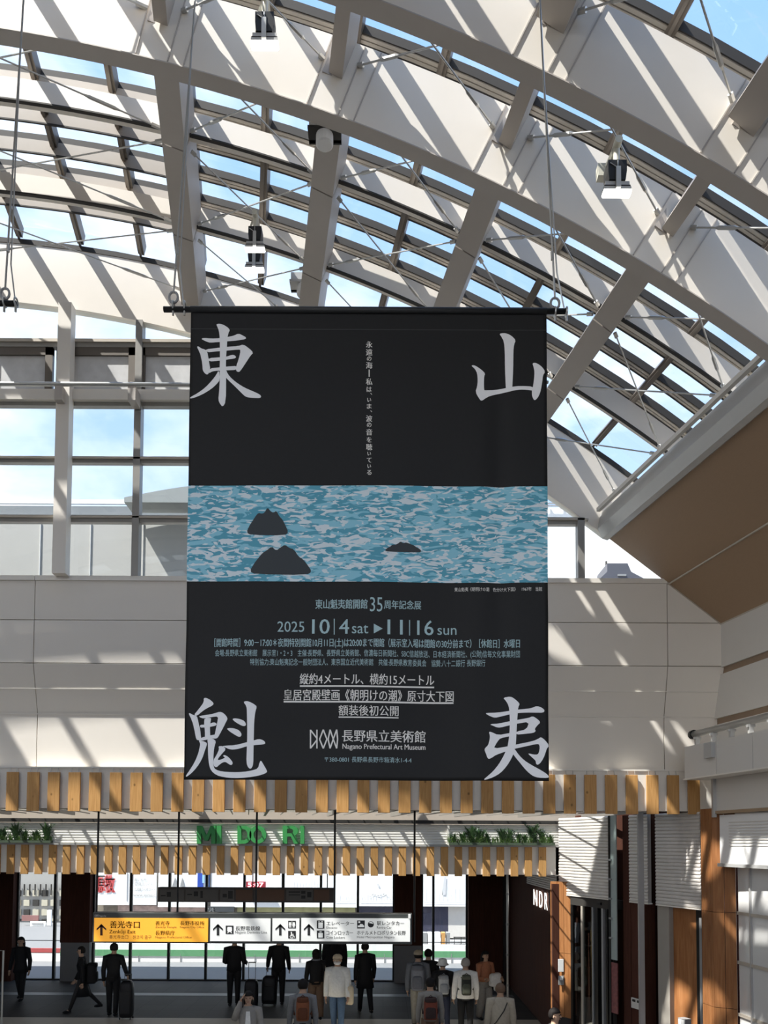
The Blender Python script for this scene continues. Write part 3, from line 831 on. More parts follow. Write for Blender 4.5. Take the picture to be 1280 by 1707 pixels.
obj('inner_board', wr_panel(MB(), 974, 984, FLOOR, zd - 0.17, -0.3, 0.05), M['panelwood'], dr)
# glass fin standing edge-on between the doors and the next shop
gf = thing('glass_fin', 'tall upright green-edged glass fin beside the sliding doors', 'glass panel', (wr(1028).x, wr(1028).y, FLOOR))
fing = mat('green_glass_edge', (0.36, 0.42, 0.40), 0.25, var=0.1)
obj('pane', wr_panel(MB(), 1024, 1034, zpx(1600, 13.9), zl1, 0.10, 0.02), fing, gf)
obj('frame', wr_panel(MB(), 1021.5, 1024.5, FLOOR, zl1, 0.11, 0.05), M['black'], gf)
for zz in (-0.3, -0.65, -1.0, -1.35, -1.7): obj('clip', wr_panel(MB(), 1023, 1027, zz, zz + 0.03, 0.13, 0.04), M['grey'], gf)
obj('poster', wr_panel(MB(), 1024.5, 1034.5, zpx(1690, 13.9), zpx(1605, 13.9), 0.10, 0.02), mat('dull_red_poster', (0.22, 0.07, 0.07), 0.5, var=0.6, scale=18), gf)
# tall grey pole
q = wr(1087) + NRM * 0.25
po = thing('pole', 'tall slim grey square pole in front of the ribbed panels', 'pole', (q.x, q.y, FLOOR))
obj('shaft', MB().box((q.x - 0.045, q.y - 0.03, FLOOR), (q.x + 0.045, q.y + 0.03, ZC + 0.1)), mat('grey_pole', (0.33, 0.32, 0.31), 0.5), po)
# plate on the dark wall and the doorway
pl = thing('control_panel', 'square pale control panel with small black displays on the dark wooden wall', 'control panel', (wr(1056).x, wr(1056).y, zpx(1679, 13.6)))
obj('case', wr_panel(MB(), 1051, 1067.5, zpx(1680, 13.6), zpx(1663, 13.6), 0.02, 0.03), M['wallgrey'], pl)
obj('display', wr_panel(MB(), 1053, 1058, zpx(1669, 13.6), zpx(1665, 13.6), 0.026, 0.02), M['black'], pl)
obj('display', wr_panel(MB(), 1061, 1066, zpx(1669, 13.6), zpx(1665, 13.6), 0.026, 0.02), M['black'], pl)
d2 = thing('door_2', None, None, (wr(1160).x, wr(1160).y, FLOOR), kind='structure')
obj('leaf', wr_panel(MB(), 1150, 1169, FLOOR, zl0, -0.1, 0.05), M['black'], d2)
obj('stile', wr_panel(MB(), 1159, 1164, FLOOR, zl0 - 0.15, -0.05, 0.05), M['grey'], d2)
# stacked white cartons seen low in that doorway
wc = thing('notice_stand', 'low pale box standing by the dark doorway at the bottom edge', 'box', (wr(1143).x, wr(1143).y, FLOOR))
obj('case', wr_panel(MB(), 1136, 1148, zpx(1760, 12.7), zpx(1690, 12.7), 0.12, 0.12), M['grey'], wc)
obj('label', wr_panel(MB(), 1137, 1142, zpx(1705, 12.7), zpx(1692, 12.7), 0.125, 0.01), M['white'], wc)
obj('label', wr_panel(MB(), 1143, 1147, zpx(1705, 12.7), zpx(1692, 12.7), 0.125, 0.01), M['white'], wc)

# corner column clad in grooved wood
c2 = thing('column_2', None, None, (5.1, 11.7, FLOOR), kind='structure')
JO = [zpx(1517, 11.75), zpx(1675, 11.75)]
a, k1, k2 = U(1169, 1500, 12.0), U(1188, 1500, 11.70), U(1227, 1500, 11.55)
a.z = k1.z = k2.z = 0
obj('side_cladding', pillar(None, [a, k1], 0, None, FLOOR, ZC + 0.02, 0.035), M['panelwood'], c2)
obj('cladding', pillar(None, [k1, k2], 0, None, FLOOR, ZC - 0.05, 0.17), M['panelwood'], c2)
obj('core', MB().box((k1.x + 0.03, 11.75, FLOOR), (k2.x, 12.2, zl0)), M['darkwood'], c2)

# right-hand shop: white band, light box, curved glazing
yk = 11.62; xk = U(1195, 1400, yk).x
def ax_box(x0, y0, y1, z0, z1, th=0.1):
    mb = MB()
    a0, a1 = x0 + 0.177 * (yk - y0), x0 + 0.177 * (yk - y1)
    mb.hexa([(a0, y0, z0), (a0 + th, y0, z0), (a1 + th, y1, z0), (a1, y1, z0), (a0, y0, z1), (a0 + th, y0, z1), (a1 + th, y1, z1), (a1, y1, z1)])
    return mb
zq = zpx(1354, yk)
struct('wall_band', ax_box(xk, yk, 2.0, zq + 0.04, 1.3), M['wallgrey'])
struct('trim_14', ax_box(xk - 0.02, yk, 2.0, zq, zq + 0.045), mat('tan_strip', (0.38, 0.27, 0.17), 0.5))
struct('trim_15', MB().box((xk - 0.05, yk, zq - 0.05), (xk + 0.0, yk + 0.06, 1.2)), M['gutter'])
lb = thing('light_box', 'white ribbed horizontal box above the curved shop glazing', 'fascia box', (xk, yk, zpx(1437, yk)))
zl_, zh_ = zpx(1436, yk), zq - 0.02
obj('face', ax_box(xk + 0.03, yk - 0.02, 2.0, zl_, zh_, 0.3), M['white'], lb)
mb = MB()
for k in range(9):
    z = zh_ - 0.12 - k * 0.042
    mb2 = ax_box(xk + 0.022, yk - 0.25, 2.0, z, z + 0.014, 0.02); mb.add(mb2.v, mb2.f)
obj('ribs', mb, M['wallgrey'], lb)
obj('edge', ax_box(xk + 0.0, yk - 0.0, 2.0, zl_ - 0.05, zl_, 0.35), M['gutter'], lb)
# curved glass front: pale panes with tan transoms
w3 = thing('window_2', None, None, (5.3, 11.3, FLOOR), kind='structure')
def curve_pt(s):                                 # plan curve starting at the column
    y = 11.5 - s
    return Vector((U(1227, 1500, 11.5).x + 0.155 * s - 0.02 * math.sin(min(s, 2.0) * 1.5), y, 0))
pts = [curve_pt(0.12 * k) for k in range(0, 26)]
M['shopglass'] = mat('pale_shop_glazing', (0.66, 0.655, 0.64), 0.12, var=0.06, scale=1.5)
vs = []; fs = []
for p in pts: vs += [(p.x + 0.03, p.y, FLOOR), (p.x + 0.03, p.y, zl_), (p.x + 0.09, p.y, FLOOR), (p.x + 0.09, p.y, zl_)]
for i in range(len(pts) - 1):
    k = 4 * i; fs += [(k, k + 1, k + 5, k + 4), (k + 2, k + 6, k + 7, k + 3)]
obj('pane', MB().add(vs, fs), M['shopglass'], w3, smooth=True)
for py in (1519, 1601, 1688):
    z = zpx(py, 11.5); mb = MB()
    for a, b_ in zip(pts[:-1], pts[1:]): mb.beam(a + Vector((0.02, 0, z)), b_ + Vector((0.02, 0, z)), 0.03, 0.045)
    obj('transom', mb, M['barlight'], w3)
mb = MB(); q = curve_pt(0.32); mb.beam((q.x + 0.02, q.y, FLOOR), (q.x + 0.02, q.y, zl_), 0.03, 0.035, (1, 0, 0)); obj('mullion', mb, M['gutter'], w3)
for s in (0.95, 1.6):
    mb = MB(); q = curve_pt(s); mb.beam((q.x + 0.02, q.y, FLOOR), (q.x + 0.02, q.y, zl_), 0.03, 0.035, (1, 0, 0)); obj('mullion', mb, M['gutter'], w3)

# white box beam with a pipe on top
bx, by = U(1141, 1270, 11.9).x, 11.9
bm_ = thing('box_beam', 'white boxed beam running along the right wall below the pipe', 'beam', (bx, by, zpx(1298, by)), kind='structure')
def bxp(y0, y1, x0, x1, z0, z1):
    d0, d1 = 0.177 * (by - y0), 0.177 * (by - y1)
    return MB().hexa([(bx + x0 + d0, y0, z0), (bx + x1 + d0, y0, z0), (bx + x1 + d1, y1, z0), (bx + x0 + d1, y1, z0),
                      (bx + x0 + d0, y0, z1), (bx + x1 + d0, y0, z1), (bx + x1 + d1, y1, z1), (bx + x0 + d1, y1, z1)])
zb0, zb1_ = zpx(1298, by), zpx(1243, by)
yy = by; 
for y0, y1 in ((11.9, 11.1), (11.09, 10.3), (10.29, 6.0), (5.99, 0)):
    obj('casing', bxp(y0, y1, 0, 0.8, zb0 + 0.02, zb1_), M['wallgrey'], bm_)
obj('bottom_lip', bxp(11.91, 0, -0.02, 0.8, zb0, zb0 + 0.02), M['trimlight'], bm_)
obj('outlet_box', bxp(11.3, 11.12, -0.06, 0.02, zb1_ - 0.24, zb1_ - 0.02), M['gutter'], bm_)
pp = thing('handrail_pipe', 'grey round pipe on clamps running above the white boxed beam', 'pipe', (bx + 0.15, by, zb1_))
zp_ = zpx(1222, by)
obj('pipe', MB().tube([(bx + 0.14, by - 0.02, zp_), (bx + 0.14 + 0.177 * 12, by - 12, zp_)], 0.052, 14), M['cable'], pp, smooth=True)
obj('end_cap', MB().tube([(bx + 0.135, by + 0.04, zp_), (bx + 0.14, by - 0.03, zp_)], 0.07, 14), M['black'], pp)
for k in range(8):
    y = by - 0.1 - k * 0.42; x = bx + 0.14 + 0.177 * (by - y)
    mb = MB(); mb.box((x - 0.03, y - 0.03, zb1_), (x + 0.03, y + 0.03, zp_ - 0.02)); mb.box((x - 0.055, y - 0.02, zp_ - 0.085), (x + 0.055, y + 0.02, zp_ - 0.05))
    obj('clamp', mb, M['gutter'], pp)

# ================================================================== the hanging banner
BY = 6.0
tl, br_ = U(313, 517, BY), U(913, 1301, BY)
BX0, BX1, BZ1, BZ0 = [v * BY / 6.2 for v in (-1.602, 1.311, 4.352, 0.497)]
def bsurf(x, z, off=0.0):
    h = (BZ1 - z) / (BZ1 - BZ0); h = max(0, min(1, h))
    s = (x - BX0) / (BX1 - BX0)
    y = 0.016 * h * math.sin(s * 9.0 + h * 1.6) + 0.010 * math.sin(s * 17 + h * 3.0) * h + 0.006 * math.sin(h * 21 + s * 3) * (0.3 + h)
    y += 0.02 * math.exp(-((s - 0.87) / 0.03) ** 2) * math.sin(math.pi * min(1, h * 1.2)) - 0.012 * math.exp(-((s - 0.80) / 0.04) ** 2) * h
    return BY + y - off
bn = thing('banner', 'large black printed banner hanging in the middle of the hall', 'banner', (0, BY, BZ1))
def sheet(x0, x1, z0, z1, nx, nz_, off, thick=0.0):
    mb = MB(); vs = []; fs = []
    for j in range(nz_ + 1):
        for i in range(nx + 1):
            x = x0 + (x1 - x0) * i / nx; z = z0 + (z1 - z0) * j / nz_
            vs.append((x, bsurf(x, z, off), z))
    for j in range(nz_):
        for i in range(nx):
            k = j * (nx + 1) + i; fs.append((k, k + 1, k + nx + 2, k + nx + 1))
    return mb.add(vs, fs)
cl_ = obj('cloth', sheet(BX0, BX1, BZ0, BZ1, 90, 110, 0), M['cloth'], bn, smooth=True, fix=False)
sm = cl_.modifiers.new('thickness', 'SOLIDIFY'); sm.thickness = 0.0015; sm.offset = -1
obj('hem', sheet(BX0, BX1, BZ1 - 0.155, BZ1 - 0.148, 60, 1, 0.002), M['grey'] if False else mat('stitch_line', (0.03, 0.03, 0.03), 0.6), bn, fix=False)
zr = U(600, 517, BY).z + 0.02
obj('rod', MB().tube([(U(273, 511, BY).x, BY, BZ1 + 0.005), (U(942, 521, BY).x, BY, BZ1 + 0.005)], 0.022, 14), M['black'], bn, smooth=True)
obj('pocket', MB().tube([(BX0, BY, BZ1 + 0.004), (BX1, BY, BZ1 + 0.004)], 0.027, 16), mat('black_pocket_cloth', (0.02, 0.021, 0.022), 0.5), bn, smooth=True)
# printed seascape band (a plain generic sea)
pm = bpy.data.materials.new('printed_sea'); pm.use_nodes = True
t = pm.node_tree; b = t.nodes['Principled BSDF']; b.inputs['Roughness'].default_value = 0.55; b.inputs['Specular IOR Level'].default_value = 0.35
tcn = t.nodes.new('ShaderNodeTexCoord')
def noise(scale, vec, detail=3, dist=0.6, rough=0.5):
    n_ = t.nodes.new('ShaderNodeTexNoise'); n_.inputs['Scale'].default_value = scale; n_.inputs['Detail'].default_value = detail
    n_.inputs['Distortion'].default_value = dist; n_.inputs['Roughness'].default_value = rough; t.links.new(vec, n_.inputs['Vector']); return n_
mp1 = t.nodes.new('ShaderNodeMapping'); mp1.inputs['Scale'].default_value = (8.5, 1, 27); mp1.inputs['Rotation'].default_value = (0, 0.18, 0)
t.links.new(tcn.outputs['Object'], mp1.inputs[0])
n1 = noise(1.0, mp1.outputs[0], 3, 1.3, 0.45)
mr1 = t.nodes.new('ShaderNodeMapRange'); mr1.inputs['From Min'].default_value = 0.535; mr1.inputs['From Max'].default_value = 0.555; t.links.new(n1.outputs['Fac'], mr1.inputs['Value'])
mp2_ = t.nodes.new('ShaderNodeMapping'); mp2_.inputs['Scale'].default_value = (5.4, 1, 18); mp2_.inputs['Location'].default_value = (3, 0, 5); mp2_.inputs['Rotation'].default_value = (0, 0.12, 0)
t.links.new(tcn.outputs['Object'], mp2_.inputs[0])
n2 = noise(1.0, mp2_.outputs[0], 2, 1.0)
mr2 = t.nodes.new('ShaderNodeMapRange'); mr2.inputs['From Min'].default_value = 0.50; mr2.inputs['From Max'].default_value = 0.53; t.links.new(n2.outputs['Fac'], mr2.inputs['Value'])
n3 = noise(1.2, tcn.outputs['Object'], 1, 0.3)
mxa = t.nodes.new('ShaderNodeMix'); mxa.data_type = 'RGBA'; mxa.inputs['A'].default_value = (0.095, 0.37, 0.49, 1); mxa.inputs['B'].default_value = (0.27, 0.60, 0.72, 1)
t.links.new(mr2.outputs[0], mxa.inputs['Factor'])
mxb = t.nodes.new('ShaderNodeMix'); mxb.data_type = 'RGBA'; mxb.inputs['B'].default_value = (0.72, 0.80, 0.83, 1)
t.links.new(mr1.outputs[0], mxb.inputs['Factor']); t.links.new(mxa.outputs['Result'], mxb.inputs['A']); t.links.new(mxb.outputs['Result'], b.inputs['Base Color'])
ZP1, ZP0 = U(612, 810, BY).z, U(612, 970, BY).z
obj('picture', sheet(BX0, BX1, ZP0, ZP1, 90, 24, 0.002), pm, bn, smooth=True, fix=False)
# plain dark boulders printed on it
def lump(cx, cy, w, h, seed):
    r = random.Random(seed); pts = []
    n_ = 14
    for i in range(n_ + 1):
        s = i / n_; pts.append((cx - w / 2 + w * s, cy + h / 2 - h * (math.sin(math.pi * s) ** 0.8) * r.uniform(.75, 1.0)))
    return [*pts, (cx + w * 0.42, cy + h * .62), (cx - w * 0.4, cy + h * .6)]
bs = lambda o_: (lambda x, z: bsurf(x, z, o_))
rkm = mat('dark_rock_print', (0.025, 0.032, 0.036), 0.6)
for lp in (lump(446, 866, 70, 44, 3), lump(468, 930, 104, 46, 5), lump(672, 911, 62, 16, 8)): link('printed_rock', fill_polys([lp], BY, bs(0.0035), 1), rkm, bn)

# the four large brush-written characters
def G(ox, oy, s, polys): return [[(ox + x / s, oy + y / s) for x, y in p] for p in polys]
g1 = G(310, 530, 9.143, [
 [(460,100),(500,90),(560,100),(630,140),(672,185),(645,235),(632,300),(625,420),(612,560),(608,700),(610,800),(612,930),(608,1280),(560,1362),(515,1305),(492,1250),(505,1130),(515,950),(512,800),(518,600),(515,300),(500,190),(480,140)],
 [(232,320),(270,305),(380,315),(515,310),(640,290),(730,270),(800,238),(860,265),(920,300),(905,325),(780,345),(620,358),(500,368),(370,378),(330,368),(275,345)],
 [(165,440),(190,432),(230,465),(290,480),(325,520),(345,620),(355,700),(370,765),(352,835),(328,868),(290,850),(255,800),(250,720),(235,620),(210,530)],
 [(285,480),(500,455),(620,440),(800,430),(870,402),(950,455),(1030,530),(980,580),(910,690),(830,810),(800,830),(760,805),(770,720),(800,640),(835,490),(800,482),(620,498),(450,512),(320,525)],
 [(340,612),(520,600),(620,590),(700,562),(745,570),(765,600),(740,620),(620,635),(500,655),(345,665)],
 [(360,768),(500,755),(620,742),(785,730),(775,795),(620,800),(480,805),(400,815),(345,850)],
 [(500,790),(520,940),(470,1010),(380,1090),(250,1170),(130,1220),(62,1236),(66,1212),(180,1150),(300,1060),(400,950),(460,870)],
 [(605,780),(640,860),(700,930),(800,1010),(900,1070),(1050,1135),(1130,1175),(1150,1205),(1130,1228),(1020,1225),(930,1212),(890,1190),(820,1120),(720,1020),(640,945),(600,900)]])
g2 = G(780, 540, 9.143, [
 [(475,150),(540,140),(600,150),(670,190),(728,255),(700,320),(690,420),(688,700),(675,955),(672,1000),(585,1000),(578,960),(565,700),(560,400),(548,270),(510,195)],
 [(45,640),(90,632),(150,665),(220,715),(262,760),(245,800),(242,900),(245,1005),(255,1012),(400,1000),(580,968),(680,955),(800,948),(1000,958),(1000,1030),(960,1015),(850,1003),(750,1005),(640,1025),(520,1045),(430,1065),(330,1095),(270,1130),(205,1178),(170,1140),(112,1040),(140,950),(148,870),(140,760),(105,690)],
 [(978,610),(1010,598),(1060,612),(1130,665),(1175,735),(1140,790),(1130,880),(1110,1010),(1080,1100),(1030,1165),(1000,1160),(975,1100),(972,1020),(990,950),(1005,850),(1012,740),(1000,670)]])
g3 = G(300, 1150, 8.0, [
 [(315,115),(335,105),(380,118),(430,155),(452,185),(430,212),(350,250),(290,290),(225,345),(180,335),(240,265),(300,190),(318,150)],
 [(110,312),(130,308),(175,335),(225,345),(240,420),(265,520),(278,640),(285,665),(235,670),(210,655),(195,570),(170,450),(140,370)],
 [(250,360),(265,345),(380,330),(460,315),(535,290),(590,315),(640,380),(620,420),(580,500),(530,590),(495,650),(450,640),(470,560),(500,420),(512,355),(420,362),(320,385)],
 [(325,380),(415,370),(410,410),(398,480),(400,600),(405,640),(330,650),(330,540),(320,470),(320,420)],
 [(262,465),(330,462),(400,448),(450,432),(485,445),(488,470),(450,485),(330,500),(265,502)],
 [(275,635),(400,605),(500,590),(490,650),(430,648),(290,675),(240,680)],
 [(245,675),(300,680),(350,700),(358,725),(330,800),(290,920),(220,1030),(140,1115),(72,1162),(70,1140),(120,1070),(190,960),(240,840),(262,740),(262,705)],
 [(360,650),(440,650),(480,685),(460,740),(445,840),(440,960),(445,1020),(470,1062),(560,1090),(700,1098),(850,1095),(960,1075),(1040,1050),(1060,970),(1078,938),(1110,990),(1150,1060),(1165,1090),(1140,1115),(1050,1145),(900,1170),(720,1178),(580,1165),(480,1135),(415,1080),(385,1010),(372,880),(368,720)],
 [(510,750),(570,748),(615,790),(560,850),(500,920),(510,940),(580,915),(600,900),(570,880),(590,865),(640,890),(690,945),(705,980),(685,1005),(650,990),(610,960),(570,965),(520,1000),(485,1035),(455,1020),(440,980),(445,930),(490,860),(520,790)],
 [(700,390),(730,380),(800,390),(860,415),(885,460),(870,485),(830,482),(770,450),(720,415)],
 [(622,515),(680,508),(750,520),(800,550),(825,595),(805,630),(770,622),(700,580),(650,545)],
 [(848,165),(890,150),(950,170),(1000,200),(1028,225),(1005,300),(990,420),(985,600),(980,850),(978,980),(960,1040),(935,1055),(905,1030),(885,970),(890,800),(898,600),(895,300),(890,220)],
 [(560,750),(620,742),(720,740),(830,715),(890,698),(980,675),(1050,655),(1110,670),(1142,705),(1120,728),(980,738),(880,755),(790,785),(710,797),(650,790),(600,765)]])
g4 = G(790, 1150, 9.143, [
 [(440,120),(550,103),(600,125),(660,175),(697,215),(672,265),(665,350),(655,480),(645,640),(635,800),(625,900),(560,960),(500,900),(520,800),(540,640),(545,480),(540,330),(525,240),(490,175)],
 [(172,362),(200,352),(350,348),(540,322),(670,302),(800,292),(890,275),(955,245),(1040,275),(1078,318),(1050,350),(960,350),(800,348),(660,355),(520,380),(400,410),(320,427),(260,410)],
 [(235,525),(380,515),(540,480),(660,458),(830,430),(890,402),(950,435),(1015,495),(960,545),(920,600),(940,632),(900,660),(760,675),(640,685),(640,637),(795,608),(840,488),(655,517),(540,542),(400,577),(350,574),(290,550)],
 [(225,640),(260,642),(365,692),(545,660),(645,640),(640,690),(530,712),(400,740),(370,770),(330,830),(295,898),(500,868),(640,835),(800,805),(920,775),(980,745),(1015,722),(1070,760),(1142,850),(1100,905),(1085,960),(1050,1050),(1000,1125),(960,1147),(938,1130),(935,1090),(910,1060),(820,980),(830,972),(900,990),(965,990),(985,950),(998,880),(985,828),(930,832),(780,865),(620,900),(500,935),(330,995),(280,1030),(225,1060),(200,1040),(180,980),(153,915),(175,880),(210,850),(235,770),(240,700)],
 [(480,930),(600,900),(620,950),(590,990),(560,1060),(490,1170),(400,1270),(290,1335),(160,1378),(145,1365),(200,1320),(290,1240),(370,1140),(430,1040),(465,970)],
 [(600,890),(625,920),(680,1000),(760,1080),(870,1150),(1000,1220),(1090,1275),(1140,1325),(1120,1345),(970,1342),(900,1320),(840,1280),(760,1200),(690,1110),(640,1050),(590,985),(570,930)]])
for g_ in (g1, g2, g3, g4):
    link('large_character', fill_polys(g_, BY, bs(0.004), 1), M['ink'], bn)
BS = bs(0.003)
def bt(s, x0, x1, y0, y1, m='inkblue', bold=0.0): return text(bn, s, x0, y0, x1, y1, BY, M[m], bold, BS)
# vertical line of writing
def vchars(seq):
    for ch, yc, h, *dx in seq:
        y = 560 + yc / 7.12; x = 615.3 + (dx[0] if dx else 0)
        if ch == '|': bt('I', x - .9, x + .9, y - h / 2, y + h / 2, 'inkwarm'); continue
        bt(ch, x - h * .48, x + h * .48, y - h / 2, y + h / 2, 'inkwarm', 0.02)
vchars([('永',105,11),('遠',198,11),('の',275,7.5),('海',355,11),('|',448,12),('私',550,11),('は',640,8.5),('、',695,3,3.5),('い',765,6.5),('ま',840,8),('、',900,3,3.5),
        ('波',985,10.5),('の',1060,7.5),('音',1145,10.5),('を',1235,8.5),('聴',1322,10.5),('い',1400,6),('て',1478,8),('い',1550,6),('る',1625,8)])
bt('東山魁夷《朝明けの潮　色分け大下図》　1967年　当館', 757.7, 903, 979, 985.2, 'inkwarm')
bt('東山魁夷館開館', 525.7, 612.4, 999.4, 1015, 'inkblue', 0.012)
bt('35', 616.5, 637.5, 996, 1020, 'inkblue'); bt('周年記念展', 640, 702, 1001, 1015.5, 'inkblue', 0.012)
bt('2025', 462.3, 507.3, 1036, 1053.4, 'inkblue')
bt('10', 520.4, 549.5, 1032.5, 1057, 'inkblue', .01); bt('4', 565.4, 581.9, 1033, 1057.3, 'inkblue', .01); bt('sat', 586.7, 613.9, 1042.5, 1056.8, 'inkblue')
bt('11', 646, 671, 1033.5, 1058, 'inkblue', .01); bt('16', 695.5, 722.4, 1034, 1058.5, 'inkblue', .01); bt('sun', 729.2, 761, 1046.5, 1057.8, 'inkblue')
def polyprint(polys, m, name='print'): return link(name, fill_polys(polys, BY, BS, 0), M[m], bn)
def rect(x0, y0, x1, y1): return [(x0, y0), (x1, y0), (x1, y1), (x0, y1)]
polyprint([rect(556.4, 1032, 558, 1058.5), rect(681.8, 1033.5, 683.4, 1059.5), [(623, 1040.5), (637.8, 1048.7), (623, 1056.8)]], 'inkblue')
bt('［開館時間］9:00－17:00＊夜間特別開館10月11日(土)は20:00まで開館（展示室入場は閉館の30分前まで）［休館日］水曜日', 357, 865.8, 1066, 1080.3, 'inkblue', .008)
bt('会場:長野県立美術館　展示室1・2・3　主催:長野県、長野県立美術館、信濃毎日新聞社、SBC信越放送、日本経済新聞社、(公財)信毎文化事業財団', 358, 865.8, 1085, 1096, 'inkblue')
bt('特別協力:東山魁夷記念一般財団法人、東京国立近代美術館　共催:長野県教育委員会　協賛:八十二銀行 長野銀行', 417, 808.6, 1099.8, 1109.5, 'inkblue')
bt('縦約4メートル、横約15メートル', 500, 723.8, 1124.3, 1141.3, 'inkwarm', .01)
bt('皇居宮殿壁画《朝明けの潮》原寸大下図', 473, 756.3, 1150.8, 1168, 'inkwarm', .01)
bt('額装後初公開', 564.5, 664.3, 1176.4, 1193.2, 'inkwarm', .01)
def underline(x0, x1, y0, y1):
    a, b_ = U(x0, y1, BY), U(x1, y0, BY)
    obj('underline', sheet(a.x, b_.x, a.z, b_.z, 60, 1, 0.003), M['inkwarm'], bn, fix=False)
for x0, x1, y0 in ((500, 723.8, 1144), (473, 756.3, 1169.8), (564.5, 664.3, 1195.4)): underline(x0, x1, y0, y0 + 1.5)
def stroke(a, b_, w=1.15):
    a, b_ = Vector(a), Vector(b_); t_ = (b_ - a).normalized(); n_ = Vector((-t_.y, t_.x)) * w
    return [tuple(a + n_), tuple(b_ + n_), tuple(b_ - n_), tuple(a - n_)]
LG = lambda x, y: (480 + x / 4.923, 1200 + y / 4.923)
segs = [((185,82),(185,236)),((238,82),(238,236)),((187,86),(236,150)),((187,232),(236,168)),
        ((290,82),(260,160)),((260,160),(290,236)),((290,82),(320,160)),((320,160),(290,236)),
        ((346,82),(330,160)),((330,160),(346,236)),((400,82),(408,160)),((408,160),(400,236)),((346,82),(372,160)),((372,160),(346,236)),((400,82),(372,160)),((372,160),(400,236))]
link('logo', fill_polys([stroke(LG(*a), LG(*b_)) for a, b_ in segs], BY, BS, 0), M['inkwarm'], bn)
bt('長野県立美術館', 570.3, 709.3, 1217.5, 1236.7, 'inkwarm', .012)
bt('Nagano Prefectural Art Museum', 571, 709.3, 1240.6, 1251.5, 'inkwarm', .01)
bt('〒380-0801 長野県長野市箱清水1-4-4', 541.2, 686, 1262.2, 1270.8, 'inkblue')

# wires that carry the banner
def wire(label, px_b, py_b, px_t, yd=BY):
    b0 = U(px_b, py_b, yd); b0.y = yd
    t0 = U(px_t, -8, yd); dirv = (t0 - b0); top = b0 + dirv * 1.35
    r = thing('hanging_wire', label, 'wire', tuple(b0))
    obj('cable', MB().tube([b0 + Vector((0, 0, 0.10)), top], 0.008, 6), M['cable'], r)
    s2 = b0 + dirv * 0.16
    obj('tail', MB().tube([b0 + Vector((0.075, 0.01, 0.03)), b0 + dirv * 0.12 + Vector((0.03, 0, 0)), b0 + dirv * 0.8], 0.006, 6), M['cable'], r)
    obj('sleeve', MB().tube([s2, b0 + dirv * 0.185], 0.013, 8), M['cable'], r)
    ring = [b0 + Vector((0.035 * math.cos(a), 0, 0.065 + 0.045 * math.sin(a))) for a in [i * math.pi / 6 for i in range(13)]]
    obj('shackle', MB().tube(ring, 0.010, 6), M['grey'], r)
    for dx in (0.0, 0.09):
        c = [b0 + Vector((dx, 0.034 * math.cos(a), 0.034 * math.sin(a) - 0.005)) for a in [i * math.pi / 6 for i in range(13)]]
        obj('clamp', MB().tube(c, 0.007, 6), M['cable'], r)
        obj('bolt', MB().tube([b0 + Vector((dx, -0.005, -0.03)), b0 + Vector((dx, -0.005, -0.085))], 0.009, 6), M['cable'], r)
wire('steel wire with shackle holding the banner rod at its end nearer the gable window', 289, 509, 326)
wire('steel wire with shackle holding the banner rod at its end above the mountain character', 925, 519, 899)
bz = U(26, 506, BY).z
b2 = thing('neighbouring_banner', 'black rod end of a second banner cut by the picture edge', 'banner', (-3.2, BY, bz))
obj('rod', MB().tube([(U(27, 506, BY).x, BY, bz), (-6.6, BY, bz)], 0.022, 14), M['black'], b2, smooth=True)
mb = MB().box((-6.3, BY - 0.001, bz - 3.8), (-3.45, BY + 0.001, bz)); obj('cloth', mb, M['cloth'], b2)
wire('steel wire rising from the second banner rod at the picture edge', 8, 503, 40)

